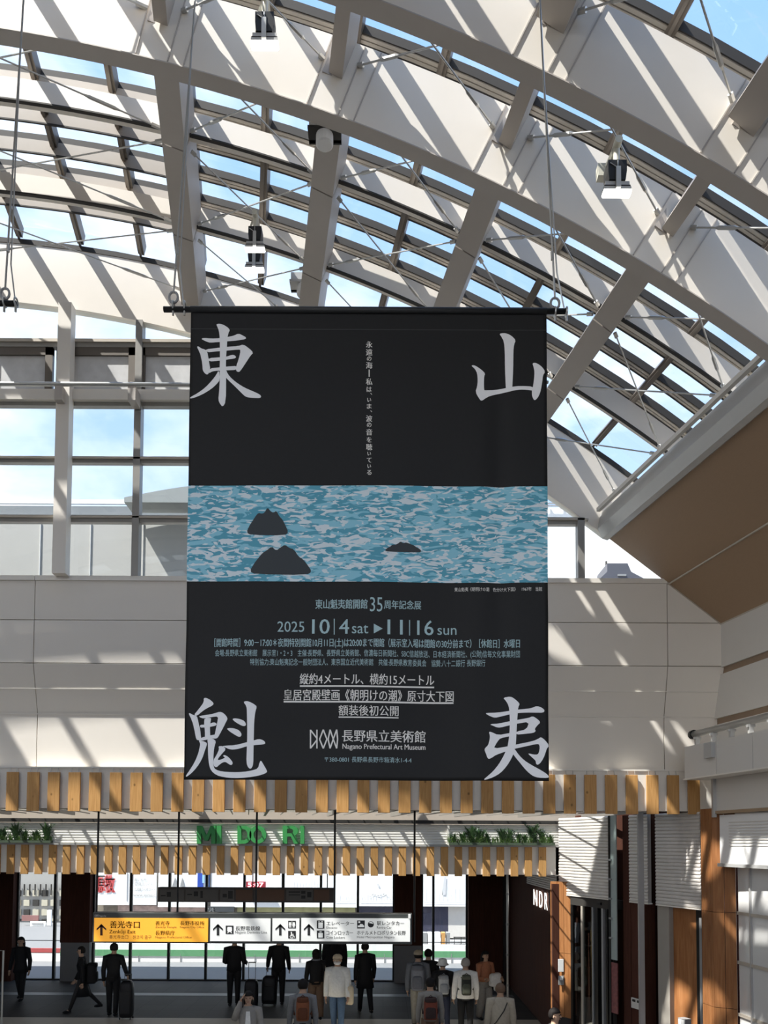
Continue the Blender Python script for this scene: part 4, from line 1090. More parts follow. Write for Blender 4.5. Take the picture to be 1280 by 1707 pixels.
# ------------------------------------------------------------------ floodlights on the arches
def floodlight(px, py, d, s, label):
    """px,py: centre of the diffuser"""
    c = U(px, py, d)
    r = thing('floodlight', label, 'floodlight', tuple(c), None)
    def bxx(x0, x1, z0, z1, y0, y1): return MB().box((c.x + x0 * s, d + y0 * s, c.z + z0 * s), (c.x + x1 * s, d + y1 * s, c.z + z1 * s))
    # lit slab tilted towards the viewer
    mb = MB(); mb.hexa([(c.x + q[0] * s, d + q[1] * s, c.z + q[2] * s) for q in
        [(-.145, -.03, -.012), (.145, -.03, -.012), (.145, .04, -.008), (-.145, .04, -.008), (-.155, -.05, .03), (.155, -.05, .03), (.155, .06, .03), (-.155, .06, .03)]])
    obj('diffuser', mb, M['lamp'], r, bevel=0.008)
    obj('housing', bxx(-.145, .145, .03, .065, -.04, .06), M['gutter'], r)
    obj('heat_sink', bxx(-.14, .14, .065, .09, -.03, .06), M['dark'], r)
    obj('yoke', bxx(-.13, .13, .09, .13, -.03, .05), M['gutter'], r)
    obj('stem', bxx(-.025, .025, .03, .26, -.075, -.045), M['cable'], r)
    mb = MB(); mb.prism([(c.x + a * s, c.z + b_ * s) for a, b_ in ((-.09, .14), (.085, .14), (.10, .24), (.10, .36), (-.10, .36), (-.10, .24))], d - .04 * s, d + .14 * s)
    obj('gear_box', mb, M['black'], r)
    mb = MB(); mb.tube([(c.x - .08 * s, d - .045 * s, c.z + .32 * s), (c.x, d - .05 * s, c.z + .26 * s), (c.x, d - .05 * s, c.z + .34 * s)], .006 * s, 6)
    obj('bracket_wire', mb, M['cable'], r)
    mb = MB(); mb.tube([(c.x, d, c.z + .36 * s), (c.x, d, c.z + .54 * s)], .035 * s, 12)
    mb.tube([(c.x, d - .10 * s, c.z + .54 * s), (c.x, d + .28 * s, c.z + .54 * s)], .042 * s, 14)
    mb.beam((c.x - .02 * s, d, c.z + .54 * s), (c.x - .10 * s, d + .05 * s, c.z + .36 * s), .03 * s, .01 * s, (0, 1, 0))
    mb.box((c.x - .14 * s, d + .2 * s, c.z + .4 * s), (c.x - .04 * s, d + .3 * s, c.z + .54 * s))
    obj('arm', mb, mat('cream_steel', (0.62, 0.60, 0.50), 0.45), r, smooth=False)
floodlight(441, 78, 7.45, 0.92, 'lit white floodlight hanging high on the big arch to the upper left')
floodlight(1028, 325, 7.45, 0.92, 'lit white floodlight on the big arch at the right above the banner wire')
floodlight(425, 418, 9.0, 0.78, 'lit white floodlight in the bay above the banner, above its mirror image')
floodlight(424, 452, 10.45, 0.88, 'mirror image of the floodlight in the bay above the banner, built as a second lamp')  # stands in for the upper lamp's reflection, built as a lamp
def drum(px, py, d, s, label, dark=True):
    c = U(px, py, d)
    r = thing('ceiling_drum', label, 'ceiling fixture', tuple(c))
    obj('drum', MB().tube([(c.x, d, c.z - .075 * s), (c.x, d, c.z - .06 * s), (c.x, d, c.z + .06 * s)], [.085 * s, .10 * s, .10 * s], 18), M['white'], r, smooth=False)
    mb = MB(); mb.box((c.x - .19 * s, d - .10 * s, c.z + .05 * s), (c.x + .19 * s, d + .12 * s, c.z + .085 * s)); mb.box((c.x - .19 * s, d + .06 * s, c.z + .05 * s), (c.x + .19 * s, d + .1 * s, c.z + .30 * s))
    obj('bracket', mb, M['dark'] if dark else M['gutter'], r)
drum(541, 233, 8.25, 0.95, 'round white drum fixture under a dark bracket on the roof purlin')
drum(507, 484, 11.3, 1.1, 'round white drum fixture just above the banner rod on the roof purlin', False)

# ================================================================== hanging direction sign
SD = 12.66
sgn = thing('direction_sign', 'long hanging direction sign with one yellow and three white panels', 'sign', tuple(U(420, 1523, SD)))
obj('housing', MB().pbox(153.5, 1523.5, 687, 1572, SD, 0.22), mat('dark_grey_sign_case', (0.055, 0.06, 0.058), 0.4), sgn, bevel=0.01)
def panel(x0, x1, y0, y1, m): return obj('panel', MB().pbox(x0, y0, x1, y1, SD - 0.012, 0.02), m, sgn)
p1 = panel(156.3, 347, 1531, 1569.3, M['yellow'])
p2 = panel(350, 451, 1531.2, 1568.8, M['signwhite']); p3 = panel(453.8, 499, 1531.2, 1568.8, M['signwhite']); p4 = panel(501.8, 683.6, 1531.2, 1569, M['signwhite'])
for o in (p1, p2, p3, p4): o['label'] = 'yellow panel' if o is p1 else 'white panel'
TD = SD - 0.015
def st(par, s, x0, x1, y0, y1, m='signink', bold=0.0): return text(par, s, x0, y0, x1, y1, TD, M[m], bold)
def arrow(par, x0, x1, y0, y1, m='signink'):
    cx = (x0 + x1) / 2; w = (x1 - x0); sw = w * .13
    polys = [[(cx - sw, y0 + 2), (cx + sw, y0 + 2), (cx + sw, y1), (cx - sw, y1)],
             [(cx, y0), (x1, y0 + w * .50), (x1, y0 + w * .70), (cx, y0 + w * .28)], [(cx, y0), (cx, y0 + w * .28), (x0, y0 + w * .70), (x0, y0 + w * .50)]]
    link('arrow', fill_polys(polys, TD, None, 0), M[m], par)
arrow(p1, 161, 177, 1540, 1559.5, 'signbrown'); arrow(p2, 355, 371.5, 1540, 1559.5); arrow(p3, 459, 475.2, 1540, 1559.5); arrow(p4, 506.5, 523, 1540, 1559.5)
st(p1, '善光寺口', 183.1, 232.8, 1535.3, 1547.2, 'signbrown', .02); st(p1, 'Zenkōji Exit', 182, 225.8, 1549.8, 1558, 'signbrown', .01); st(p1, '善光寺出口　젠코지 출구', 182, 252.3, 1559, 1565.2, 'signbrown')
st(p1, '善光寺', 259, 282.8, 1535.3, 1542.4, 'signbrown', .015); st(p1, 'Zenkōji Temple', 259, 294.5, 1543.7, 1548, 'signbrown'); st(p1, '長野市役所', 300.3, 340.6, 1535.3, 1542.4, 'signbrown', .015); st(p1, 'Nagano City Office', 300, 340, 1543.9, 1548.2, 'signbrown')
st(p1, '長野県庁', 259, 291.4, 1551.3, 1559, 'signbrown', .015); st(p1, 'Nagano Prefectural Office', 259, 319.5, 1560.6, 1565, 'signbrown')
st(p2, '長野電鉄線', 392.7, 433.5, 1543.8, 1551.2, 'signink', .015); st(p2, 'Nagano Dentetsu Line', 392, 445, 1552, 1557.5)
st(p4, 'エレベーター', 544, 590, 1536, 1542.6, 'signink', .012); st(p4, 'Elevator', 544, 562.5, 1544.3, 1548); st(p4, 'コインロッカー', 544, 588.3, 1551.5, 1558.8, 'signink', .012); st(p4, 'Coin Lockers', 544, 574.7, 1560.4, 1564.8)
st(p4, '駅レンタカー', 628, 673.4, 1535.6, 1542.6, 'signink', .012); st(p4, 'Rent-a-Car', 628, 652.8, 1544, 1548); st(p4, 'ホテルメトロポリタン長野', 595, 676, 1551.5, 1558.6, 'signink', .012); st(p4, 'Hotel Metropolitan Nagano', 595, 657.5, 1560.4, 1565)
def icon(par, x0, y0, x1, y1, white):
    w, h = x1 - x0, y1 - y0
    link('icon', fill_polys([rect(x0, y0, x1, y1)], TD, None, 0), M['signink'], par)
    link('icon_figure', fill_polys([[(x0 + a * w, y0 + b_ * h) for a, b_ in p] for p in white], TD - 0.002, None, 0), M['signwhite'], par)
icon(p2, 376.2, 1543, 389.2, 1557, [[(.25,.15),(.75,.15),(.8,.3),(.8,.65),(.7,.72),(.82,.9),(.7,.9),(.6,.76),(.4,.76),(.3,.9),(.18,.9),(.3,.72),(.2,.65),(.2,.3)]])
icon(p3, 480.2, 1534.8, 493, 1547.6, [[(.12,.2),(.38,.2),(.42,.6),(.34,.6),(.34,.9),(.16,.9),(.16,.6),(.08,.6)], [(.62,.2),(.86,.2),(.95,.65),(.84,.65),(.84,.9),(.66,.9),(.66,.65),(.55,.65)], [(.48,.08),(.52,.08),(.52,.92),(.48,.92)]])
icon(p3, 480.2, 1551.8, 493, 1564.5, [[(.35,.12),(.48,.12),(.5,.4),(.72,.4),(.72,.5),(.5,.5),(.5,.6),(.75,.6),(.88,.85),(.78,.88),(.68,.7),(.4,.7)], [(.3,.5),(.36,.55),(.28,.7),(.35,.85),(.55,.88),(.62,.8),(.68,.86),(.55,.96),(.32,.93),(.2,.75)]])
icon(p4, 528, 1534.3, 540.6, 1548, [[(.2,.25),(.8,.25),(.8,.92),(.2,.92)], [(.3,.08),(.45,.2),(.15,.2)], [(.7,.2),(.55,.08),(.85,.08)]])
icon(p4, 528, 1551.2, 540.6, 1564.5, [[(.2,.3),(.8,.3),(.8,.88),(.2,.88)], [(.35,.12),(.65,.12),(.65,.22),(.35,.22)]])
icon(p4, 595.2, 1534.3, 608, 1547.8, [[(.1,.62),(.3,.62),(.4,.45),(.7,.45),(.85,.62),(.92,.65),(.92,.85),(.1,.85)], [(.15,.1),(.4,.1),(.4,.32),(.15,.32)]])
cp = [(618 + 5.2 * math.cos(a * .52), 1541 + 5.2 * math.sin(a * .52)) for a in range(12)]
link('icon', fill_polys([cp], TD, None, 0), M['signink'], p4)
link('icon_figure', fill_polys([[(618 + 3.9 * math.cos(a * .52), 1540.3 + 3.6 * math.sin(a * .52)) for a in range(7, 13)]], TD - .002, None, 0), M['signwhite'], p4)
obj('end_lamp', MB().pbox(680.5, 1523.8, 684.4, 1531, SD - 0.02, 0.03), M['white'], sgn)
tx_ = text(sgn, '長野駅 Nagano Sta.', 157.5, 1524.8, 177, 1529.2, SD - 0.004, M['wallgrey'])
for k, px in enumerate((157, 293, 424.5, 556.5, 691)):
    a = U(px, 1523, SD)
    rodz = ZC
    if k < 4: obj('hanger', MB().tube([(a.x, SD + 0.1, a.z - 0.0), (a.x, SD + 0.1, rodz + 0.08)], 0.017, 8), M['black'], sgn)
    else: obj('hanger', MB().tube([(a.x, SD + 0.1, a.z - 0.47), (a.x, SD + 0.1, rodz + 0.08)], 0.017, 8), M['black'], sgn)
# second, unlit sign further in
D2 = 18.6
s2 = thing('unlit_sign', 'dark unlit hanging sign board further inside the concourse', 'sign', tuple(U(410, 1480, D2)))
obj('housing', MB().pbox(263, 1480.5, 558, 1503.5, D2, 0.2), mat('dark_brown_case', (0.045, 0.035, 0.03), 0.5), s2)
for x0, x1, m_ in ((266, 307, 0), (309, 364, 0), (367, 390, 0), (393, 421, 1), (425, 474, 1), (477, 521, 0), (523, 549, 1)):
    obj('panel', MB().pbox(x0, 1483, x1, 1501.5, D2 - .01, .012), mat('unlit_panel', (0.10, 0.045, 0.02) if m_ else (0.085, 0.08, 0.075), 0.4), s2)
link('arrow', fill_polys([rect(268, 1492, 276, 1494), rect(278, 1487, 285, 1495), rect(312, 1490, 320, 1492), rect(323, 1486, 330, 1494), rect(334, 1485, 338, 1497), rect(371, 1490, 378, 1496), rect(380, 1485, 388, 1498), rect(481, 1486, 500, 1488), rect(481, 1491, 500, 1492.5), rect(502, 1485, 509, 1490), rect(502, 1493, 509, 1498), rect(512, 1487, 519, 1496)], D2 - .013, None, 0), M['black'], s2)
for px in (280, 420, 545):
    a = U(px, 1480, D2); obj('hanger', MB().tube([(a.x, D2 + .1, a.z - .05), (a.x, D2 + .1, -.62)], .012, 8), M['black'], s2)

# ================================================================== glazed far end of the concourse
GY = 23.3
zg0, zg1 = FLOOR, -0.6
def zat(py, d): return U(640, py, d).z
fac = thing('window_3', None, None, (-3, GY, FLOOR), kind='structure')
def gx(px): return U(px, 1600, GY).x
for px in (28, 90, 105, 155, 217, 281, 343, 406, 471, 534, 596, 656, 703, 722, 778):
    obj('mullion', MB().box((gx(px) - .035, GY - .05, FLOOR), (gx(px) + .035, GY + .05, -.6)), M['black'], fac)
for a, b_ in ((28, 105), (155, 656), (703, 778)):
    obj('pane', MB().box((gx(a), GY, FLOOR), (gx(b_), GY + 0.01, -.6)), M['wglass'], fac)
    obj('sill', MB().box((gx(a), GY - .06, FLOOR), (gx(b_), GY + .06, FLOOR + .04)), M['dark'], fac)
    obj('transom', MB().box((gx(a), GY - .03, zat(1571, GY)), (gx(b_), GY + .03, zat(1570, GY))), M['black'], fac) if a != 155 else None
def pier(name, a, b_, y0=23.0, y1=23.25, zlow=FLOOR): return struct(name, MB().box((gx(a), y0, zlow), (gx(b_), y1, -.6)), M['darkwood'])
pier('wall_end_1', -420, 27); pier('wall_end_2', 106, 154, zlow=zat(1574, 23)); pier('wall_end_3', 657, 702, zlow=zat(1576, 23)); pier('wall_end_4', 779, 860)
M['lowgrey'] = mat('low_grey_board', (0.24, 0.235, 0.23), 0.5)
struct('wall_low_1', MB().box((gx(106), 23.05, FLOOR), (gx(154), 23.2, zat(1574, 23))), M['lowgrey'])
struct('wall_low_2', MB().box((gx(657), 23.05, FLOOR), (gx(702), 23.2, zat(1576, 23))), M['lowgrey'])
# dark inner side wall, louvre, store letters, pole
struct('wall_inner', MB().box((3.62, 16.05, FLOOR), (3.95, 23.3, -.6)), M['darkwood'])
struct('trim_16', MB().box((3.5, 22.9, FLOOR), (3.62, 23.0, -.6)), M['dark'])
lv = thing('inner_louvre', 'small grey ribbed strip above the white letters in the dark recess', 'louvre', (3.6, 17.2, zat(1480, 17)))
obj('ribs', ribbed(MB(), (3.60, 19.6, 0), (3.60, 16.2, 0), zat(1481, 17.2), zat(1455, 17.2), 7, .02, (-1, 0, 0)), M['louvre'], lv, fix=False)
ns = thing('store_letters', 'three white upright letters on the dark side wall of the recess', 'sign', (3.55, 17.8, zat(1500, 17.6)))
for ch, ya, yb in (('N', 18.75, 18.25), ('D', 18.05, 17.65), ('R', 17.45, 17.1)):
    me = text_mesh(ch, 0, 0, 100, 100, 5, 0.06)
    xs = [v.co.x for v in me.vertices]; zs = [v.co.z for v in me.vertices]
    zA, zB = zat(1512, 17.8), zat(1485, 17.8)
    for v in me.vertices:
        tx = (v.co.x - min(xs)) / (max(xs) - min(xs)); tz = (v.co.z - min(zs)) / (max(zs) - min(zs))
        v.co = (3.585, ya + (yb - ya) * tx, zA + (zB - zA) * tz)
    link('letter', me, mat('lit_white_letter', (0.8, 0.8, 0.78), 0.5, emit=0.7), ns)
ip = thing('slim_post', 'slim pale metal post standing at the edge of the dark recess', 'post', (U(846, 1600, 18.2).x, 18.2, FLOOR))
q = U(846, 1600, 18.2).x
obj('shaft', MB().tube([(q, 18.2, FLOOR), (q, 18.2, -.62)], 0.028, 10), M['cable'], ip)
for zz in (-1.2, -1.9, -2.6, -3.3): obj('collar', MB().tube([(q, 18.2, zz), (q, 18.2, zz + .05)], 0.036, 10), M['grey'], ip)
sb = thing('wall_sign_plate', 'small faint square plate on the dark wall of the recess', 'wall plate', tuple(U(863, 1600, 22.6)))
obj('plate', MB().pbox(857.5, 1594, 869.5, 1605, 22.95, 0.03), M['lowgrey'], sb)
sr = thing('glass_rail', 'low glass and metal rail end standing at the left picture edge', 'railing', tuple(U(2, 1640, 17.5)))
a = U(4, 1646, 17.5)
obj('post', MB().tube([(a.x, 17.5, FLOOR), (a.x, 17.5, zat(1588, 17.5)), (a.x - .12, 17.2, zat(1584, 17.5)), (a.x - 1, 17.1, zat(1584, 17.5))], .022, 10), M['cable'], sr)
obj('glass', MB().box((a.x - 1, 17.1, FLOOR + .1), (a.x - .03, 17.12, zat(1590, 17.5))), M['wglass'], sr)

# ------------------------------------------------------------------ outside, across the road
M['board'] = mat('white_hoarding', (0.88, 0.88, 0.87), 0.6, var=0.02)
OY = 33.0
def opb(name, x0, y0, x1, y1, m, par=None, d=OY, depth=0.15): return obj(name, MB().pbox(x0, y0, x1, y1, d, depth), m, par)
bl = thing('building_front', 'long low building front across the road seen through the far glazing', 'building', (-6, OY + 0.5, FLOOR))
obj('wall', MB().box((U(128, 1500, OY).x, OY + .3, FLOOR - .02), (U(930, 1500, OY).x, OY + 3, 2.5)), mat('beige_building', (0.58, 0.55, 0.50), 0.7), bl)
obj('base_band', MB().pbox(150, 1508, 800, 1524, OY + .2, .1), mat('brown_shop_band', (0.22, 0.19, 0.15), 0.6, var=.5, scale=4), bl)
obj('window_band', MB().pbox(395, 1512, 592, 1530, OY + .12, .1), mat('yellow_shop_window', (0.42, 0.40, 0.20), 0.4, var=.4, scale=3), bl)
obj('poster_band', MB().pbox(196, 1510, 345, 1526, OY + .12, .1), mat('pink_poster_band', (0.52, 0.38, 0.34), 0.5, var=.6, scale=5), bl)
obj('white_base', MB().pbox(150, 1564, 800, 1610, OY + .1, .15), M['board'], bl)
obj('dark_window', MB().pbox(596, 1512, 747, 1553, OY + .1, .1), mat('navy_window', (0.05, 0.05, 0.08), 0.2), bl)
obj('pale_wall', MB().pbox(747, 1511, 800, 1566, OY + .1, .1), mat('pale_tiles', (0.66, 0.62, 0.57), 0.6), bl)
# grid-fronted block at the left opening
gb = thing('grid_block', 'grey block with a grid of windows seen at the left opening of the glazing', 'building', tuple(U(66, 1600, 40.0)))
obj('wall', MB().pbox(-80, 1400, 150, 1620, 40, 1.0), mat('grey_block', (0.36, 0.35, 0.33), 0.6), gb)
for r_ in range(4):
    for c_ in range(6):
        x = 24 + c_ * 15; y = 1484 + r_ * 16
        opb('window', x, y, x + 10, y + 10, mat('block_window', (0.50, 0.46, 0.36), .3) if (r_ + c_) % 3 else M['dark'], gb, 39.9, .15)
opb('dark_base', -80, 1536, 150, 1582, mat('dark_shopfront', (0.07, 0.07, 0.075), .4, var=.6, scale=2), gb, 39.8, .2)
for c_ in range(9): opb('railing_post', 30 + c_ * 9, 1474, 31.5 + c_ * 9, 1492, M['dark'], gb, 39.85, .1)
ws = thing('street_sign', 'small white two-line sign on the grey block at the left opening', 'sign', tuple(U(62, 1550, 38.0)))
opb('plate', 50, 1536, 75, 1549, M['board'], ws, 38, .1)
for y in (1539, 1543.5): opb('line', 53, y, 72, y + 2, M['grey'], ws, 37.98, .03)
w2 = thing('vertical_sign', 'narrow white vertical sign beside the dark bar of the left opening', 'sign', tuple(U(82, 1530, 38.0)))
opb('plate', 78, 1517, 85.5, 1543, M['board'], w2, 38, .1)
rs = thing('round_signs', 'dull red sign with round marks above the small white sign outside', 'sign', tuple(U(50, 1530, 38.0)))
opb('plate', 36, 1526, 64, 1535, mat('dull_red', (0.25, 0.12, 0.11), .5), rs, 38.2, .1)
# hoardings
def hoarding(x0, x1, y1, label, d=OY - .1):
    r = thing('hoarding', label, 'billboard', tuple(U((x0 + x1) / 2, y1, d)), 'white hoardings across the road')
    opb('board', x0, 1395, x1, y1, M['board'], r, d, .1); return r
h1 = hoarding(150, 217, 1508.5, 'white hoarding with bold red characters seen beside the first dark pier')
link('lettering', text_mesh('源牧', 158, 1458, 191, 1488, OY - .12, .05), mat('red_print', (0.62, 0.07, 0.07), .5), h1)
opb('line', 211, 1455, 212.5, 1502, M['grey'], h1, OY - .12, .03)
h2 = hoarding(218, 262, 1508.5, 'white hoarding with small grey lines of writing right of the red characters')
for s_, y0, y1, x0, x1 in (('飯いもや', 1464, 1469, 224, 244), ('信州味ロッジバス', 1471, 1476, 224, 254), ('土産屋うんめワード', 1480, 1485, 224, 259), ('www.iijima.c', 1490, 1496, 222, 259)):
    link('lettering', text_mesh(s_, x0, y0, x1, y1, OY - .12), M['grey'], h2)
h3 = hoarding(263, 344, 1512, 'white hoarding behind the left half of the unlit sign')
opb('blue_strip', 329, 1440, 339, 1480, mat('blue_paint', (0.03, 0.08, 0.42), .4), h3, OY - .14, .05); opb('pale_strip', 337, 1440, 341, 1472, mat('cyan_paint', (0.35, 0.6, 0.8), .4), h3, OY - .15, .05)
opb('blue_strip', 344, 1440, 350, 1480, mat('deep_blue_paint', (0.02, 0.06, 0.2), .4), h3, OY - .14, .05)
link('sketch', fill_polys([[(300, 1478), (304, 1462), (308, 1478)], [(286, 1480), (292, 1462), (297, 1480)]], OY - .12, None, 0), M['grey'], h3)
h4 = hoarding(351, 470, 1512, 'white hoarding with the small red digital clock below it')
h5 = hoarding(471, 596, 1512, 'white hoarding with grey vertical line sketch right of the clock')
h6 = hoarding(597, 702, 1510.5, 'white hoarding with faint mountain sketch left of the last dark pier')
h7 = hoarding(703, 782, 1511, 'white hoarding with faint tower sketch in the narrow last opening')
M['sketch'] = mat('faint_grey_line', (0.62, 0.62, 0.63), .6)
rr = random.Random(5)
def sketch(par, x0, x1, y0, y1, n_):
    polys = []
    for i in range(n_):
        x = x0 + (x1 - x0) * (i + .5) / n_; t_ = rr.uniform(0, .6)
        polys.append(rect(x, y0 + (y1 - y0) * t_, x + .7, y1))
    polys.append(rect(x0, y1 + 4, x1, y1 + 5))
    link('sketch', fill_polys(polys, OY - .12, None, 0), M['sketch'], par)
sketch(h5, 486, 530, 1460, 1478, 9); sketch(h6, 600, 655, 1488, 1499, 12); sketch(h7, 706, 775, 1475, 1500, 10); sketch(h5, 558, 592, 1488, 1499, 7)
link('sketch', fill_polys([[(612, 1498), (622, 1490), (632, 1493), (641, 1489), (651, 1498), (641, 1490.5), (632, 1494.5), (622, 1491.5)], [(737, 1492), (740, 1462), (744, 1462), (743, 1492)], [(628, 1474), (630, 1478), (633, 1480), (631, 1473)]], OY - .12, None, 0), M['sketch'], h6)
ck = thing('digital_clock', 'small dark digital clock with red glowing figures outside the glazing', 'clock', tuple(U(423, 1476, OY - 1)))
opb('case', 406, 1470, 442, 1481, mat('dark_red_clock', (0.16, 0.012, 0.02), .5, emit=.8), ck, OY - .4, .2)
link('figures', text_mesh('5:07', 413, 1471.5, 439, 1478.5, OY - .42, .015), mat('pink_led', (1.0, 0.55, 0.6), .5, emit=1.5), ck)
f2 = thing('floor_sign', 'black board with white figures below the hoardings', 'sign', tuple(U(368, 1516, OY - .2)))
opb('board', 345, 1511.5, 390, 1526, mat('black_board', (0.05, 0.055, 0.06), .5), f2, OY - .2, .1)
link('lettering', text_mesh('2F', 347, 1513.5, 359.5, 1521.5, OY - .22, .03), M['white'], f2)
gp = thing('green_poster', 'bright green poster standing outside below the yellow panel end', 'poster', tuple(U(166, 1598, 28)))
opb('sheet', 154, 1573, 179, 1598, mat('green_poster', (0.20, 0.62, 0.14), .5, var=.15, scale=2), gp, 28, .05)
link('lettering', text_mesh('うめ', 160, 1576, 173, 1584, 27.98, .02), mat('dark_green', (0.04, 0.2, 0.05), .5), gp)
# white roadside barrier with a green stripe
fb = thing('roadside_barrier', 'long white barrier with a green stripe outside the far glazing', 'barrier', tuple(U(420, 1606, 26.8)))
D3 = 27.0
opb('panel', 100, 1576, 900, 1606.5, M['board'], fb, D3, .08)
opb('stripe', 100, 1586.5, 900, 1593, mat('green_stripe', (0.13, 0.34, 0.17), .5), fb, D3 - .02, .05)
opb('lower_panel', -60, 1588, 112, 1609, M['board'], fb, D3, .08); opb('red_stripe', -60, 1581, 112, 1588, mat('red_stripe', (0.5, 0.1, 0.1), .5), fb, D3, .06)
for px in (392, 424, 498, 640, 752, 230, 300): opb('joint', px, 1590, px + 1, 1606, M['grey'], fb, D3 - .025, .03)
rl = thing('outdoor_rail', 'dark thin outdoor railing seen in the narrow last opening', 'railing', tuple(U(765, 1575, 29)))
for y in (1562, 1574): opb('rail', 756, y, 800, y + 1.2, M['dark'], rl, 29, .04)
for x in (757, 768, 776, 784): opb('baluster', x, 1562, x + 1, 1578, M['dark'], rl, 29, .04)
sw = thing('stall', 'pale small stall boxes outside in the narrow last opening', 'stall', tuple(U(728, 1576, 30)))
for x0, x1, c_ in ((704, 712, 'grey'), (713, 720, 'board'), (722, 734, 'board'), (736, 742, 'slat'), (744, 750, 'grey')): opb('box', x0, 1555, x1, 1576, M[c_], sw, 30, .4)

# roofscape behind the gable window
rf = thing('parapet', 'long grey parapet edge outside the lower gable window', 'parapet', tuple(U(150, 860, 16.0)), kind='structure')
obj('cap', MB().pbox(-300, 847, 800, 872, 16.0, 0.3), mat('grey_cap', (0.22, 0.24, 0.26), .5), rf)
obj('rail', MB().pbox(-300, 835.5, 800, 837.5, 16.0, 0.05), M['white'], rf)
obj('wall', MB().pbox(-300, 866, 800, 1000, 15.9, 0.3), mat('pale_parapet', (0.46, 0.45, 0.43), .6, var=.03), rf)
for px in (66, 150, 238, 320): obj('joint', MB().pbox(px - 1.2, 870, px + 1.2, 1000, 15.88, 0.04), M['white'], rf)
cv = thing('curved_roof', 'low curved grey canopy roof outside the third window column', 'roof', tuple(U(290, 850, 15.6)))
pts_ = [(U(232 + 3 * 14 * i / 14 * 4, 0, 15.6).x, zat(842 - 24 * math.sin(i / 14 * 1.5), 15.6)) for i in range(15)]
mb = MB().prism([*pts_, (pts_[-1][0], zat(850, 15.6)), (pts_[0][0], zat(850, 15.6))], 15.3, 15.8)
obj('shell', mb, mat('grey_shell', (0.34, 0.36, 0.36), .4), cv)
wb = thing('white_sky_wall', 'white wall standing in for the bright white sky outside the narrow window right of the banner', 'building', tuple(U(1000, 1000, 19.0)))  # added wall in place of the overexposed white sky behind this pane
obj('wall', MB().box((U(860, 900, 19).x, 19.0, zt - 0.16), (U(1250, 900, 19).x, 19.8, U(1000, 846, 19).z)), M['white'], wb)
for y in (838, 842): obj('rail', MB().pbox(880, y, 1000, y + 1.2, 18.9, .04), M['grey'], wb)
for x in range(890, 1000, 22): obj('post', MB().pbox(x, 836, x + 1.6, 848, 18.92, .04), M['white'], wb)
rb = thing('rooftop_unit', 'dark grey rooftop unit outside the window under the brown slope', 'rooftop unit', tuple(U(1038, 968, 16.6)))
mb = MB(); D4 = 16.6
p_ = [U(x, y, D4) for x, y in ((992, 972), (1012, 953), (1012, 939), (1046, 939), (1052, 953), (1088, 972))]
mb.prism([(q.x, q.z) for q in p_], D4, D4 + .8); mb.box((p_[0].x + .05, D4 + .1, zt - .16), (p_[-1].x - .05, D4 + .7, p_[0].z)); obj('case', mb, mat('dark_grey_unit', (0.10, 0.10, 0.12), .5), rb)
obj('plate', MB().pbox(1030, 957, 1044, 960, D4 - .02, .05), M['grey'], rb)
vp_ = U(1017, 932, D4); obj('vent_pipe', MB().tube([(vp_.x, D4 + .3, vp_.z - .1), (vp_.x, D4 + .3, vp_.z + .06)], .02, 8), M['dark'], rb)

# ================================================================== people
def skin_mesh(verts, edges, radii, root=0, sub=1):
    me = bpy.data.meshes.new('body'); me.from_pydata(verts, edges, []); me.update()
    o = bpy.data.objects.new('body', me); COL.objects.link(o)
    o.modifiers.new('skin', 'SKIN')
    sv = me.skin_vertices[0].data
    for i, r in enumerate(radii):
        sv[i].radius = r if isinstance(r, tuple) else (r, r); sv[i].use_root = (i == root)
    s = o.modifiers.new('sub', 'SUBSURF'); s.levels = sub; s.render_levels = sub
    bpy.context.view_layer.update()
    out = bpy.data.meshes.new_from_object(o.evaluated_get(bpy.context.evaluated_depsgraph_get()))
    bpy.data.objects.remove(o); bpy.data.meshes.remove(me)
    return out

def loft(mb, rings, n=14, cap=True):
    """rings: (centre, rx, ry) stacked; elliptic sections in the horizontal plane"""
    vs = []; fs = []
    for c, rx, ry in rings:
        for j in range(n):
            a = 2 * math.pi * j / n
            vs.append((c[0] + rx * math.cos(a), c[1] + ry * math.sin(a), c[2]))
    for i in range(len(rings) - 1):
        for j in range(n): fs.append((i * n + j, i * n + (j + 1) % n, (i + 1) * n + (j + 1) % n, (i + 1) * n + j))
    if cap: fs += [tuple(reversed(range(n))), tuple((len(rings) - 1) * n + j for j in range(n))]
    return mb.add(vs, fs)

PM = {}
def pm_(name, c, r=0.75):
    if name not in PM: PM[name] = mat(name, c, r, var=0.18, scale=22, spec=0.25)
    return PM[name]
SKIN = (0.50, 0.32, 0.22)
C = dict(black=(0.012, 0.012, 0.013), dark=(0.03, 0.03, 0.033), hair=(0.014, 0.011, 0.010), navy=(0.03, 0.035, 0.06), grey=(0.22, 0.22, 0.22), white=(0.78, 0.77, 0.73),
         jeans=(0.10, 0.16, 0.25), beige=(0.42, 0.37, 0.29), brown=(0.16, 0.10, 0.065), orange=(0.42, 0.17, 0.09), cream=(0.66, 0.56, 0.40), taupe=(0.30, 0.28, 0.25), slate=(0.16, 0.17, 0.19), greyhair=(0.36, 0.33, 0.30), tan=(0.40, 0.33, 0.24), khaki=(0.36, 0.33, 0.27))

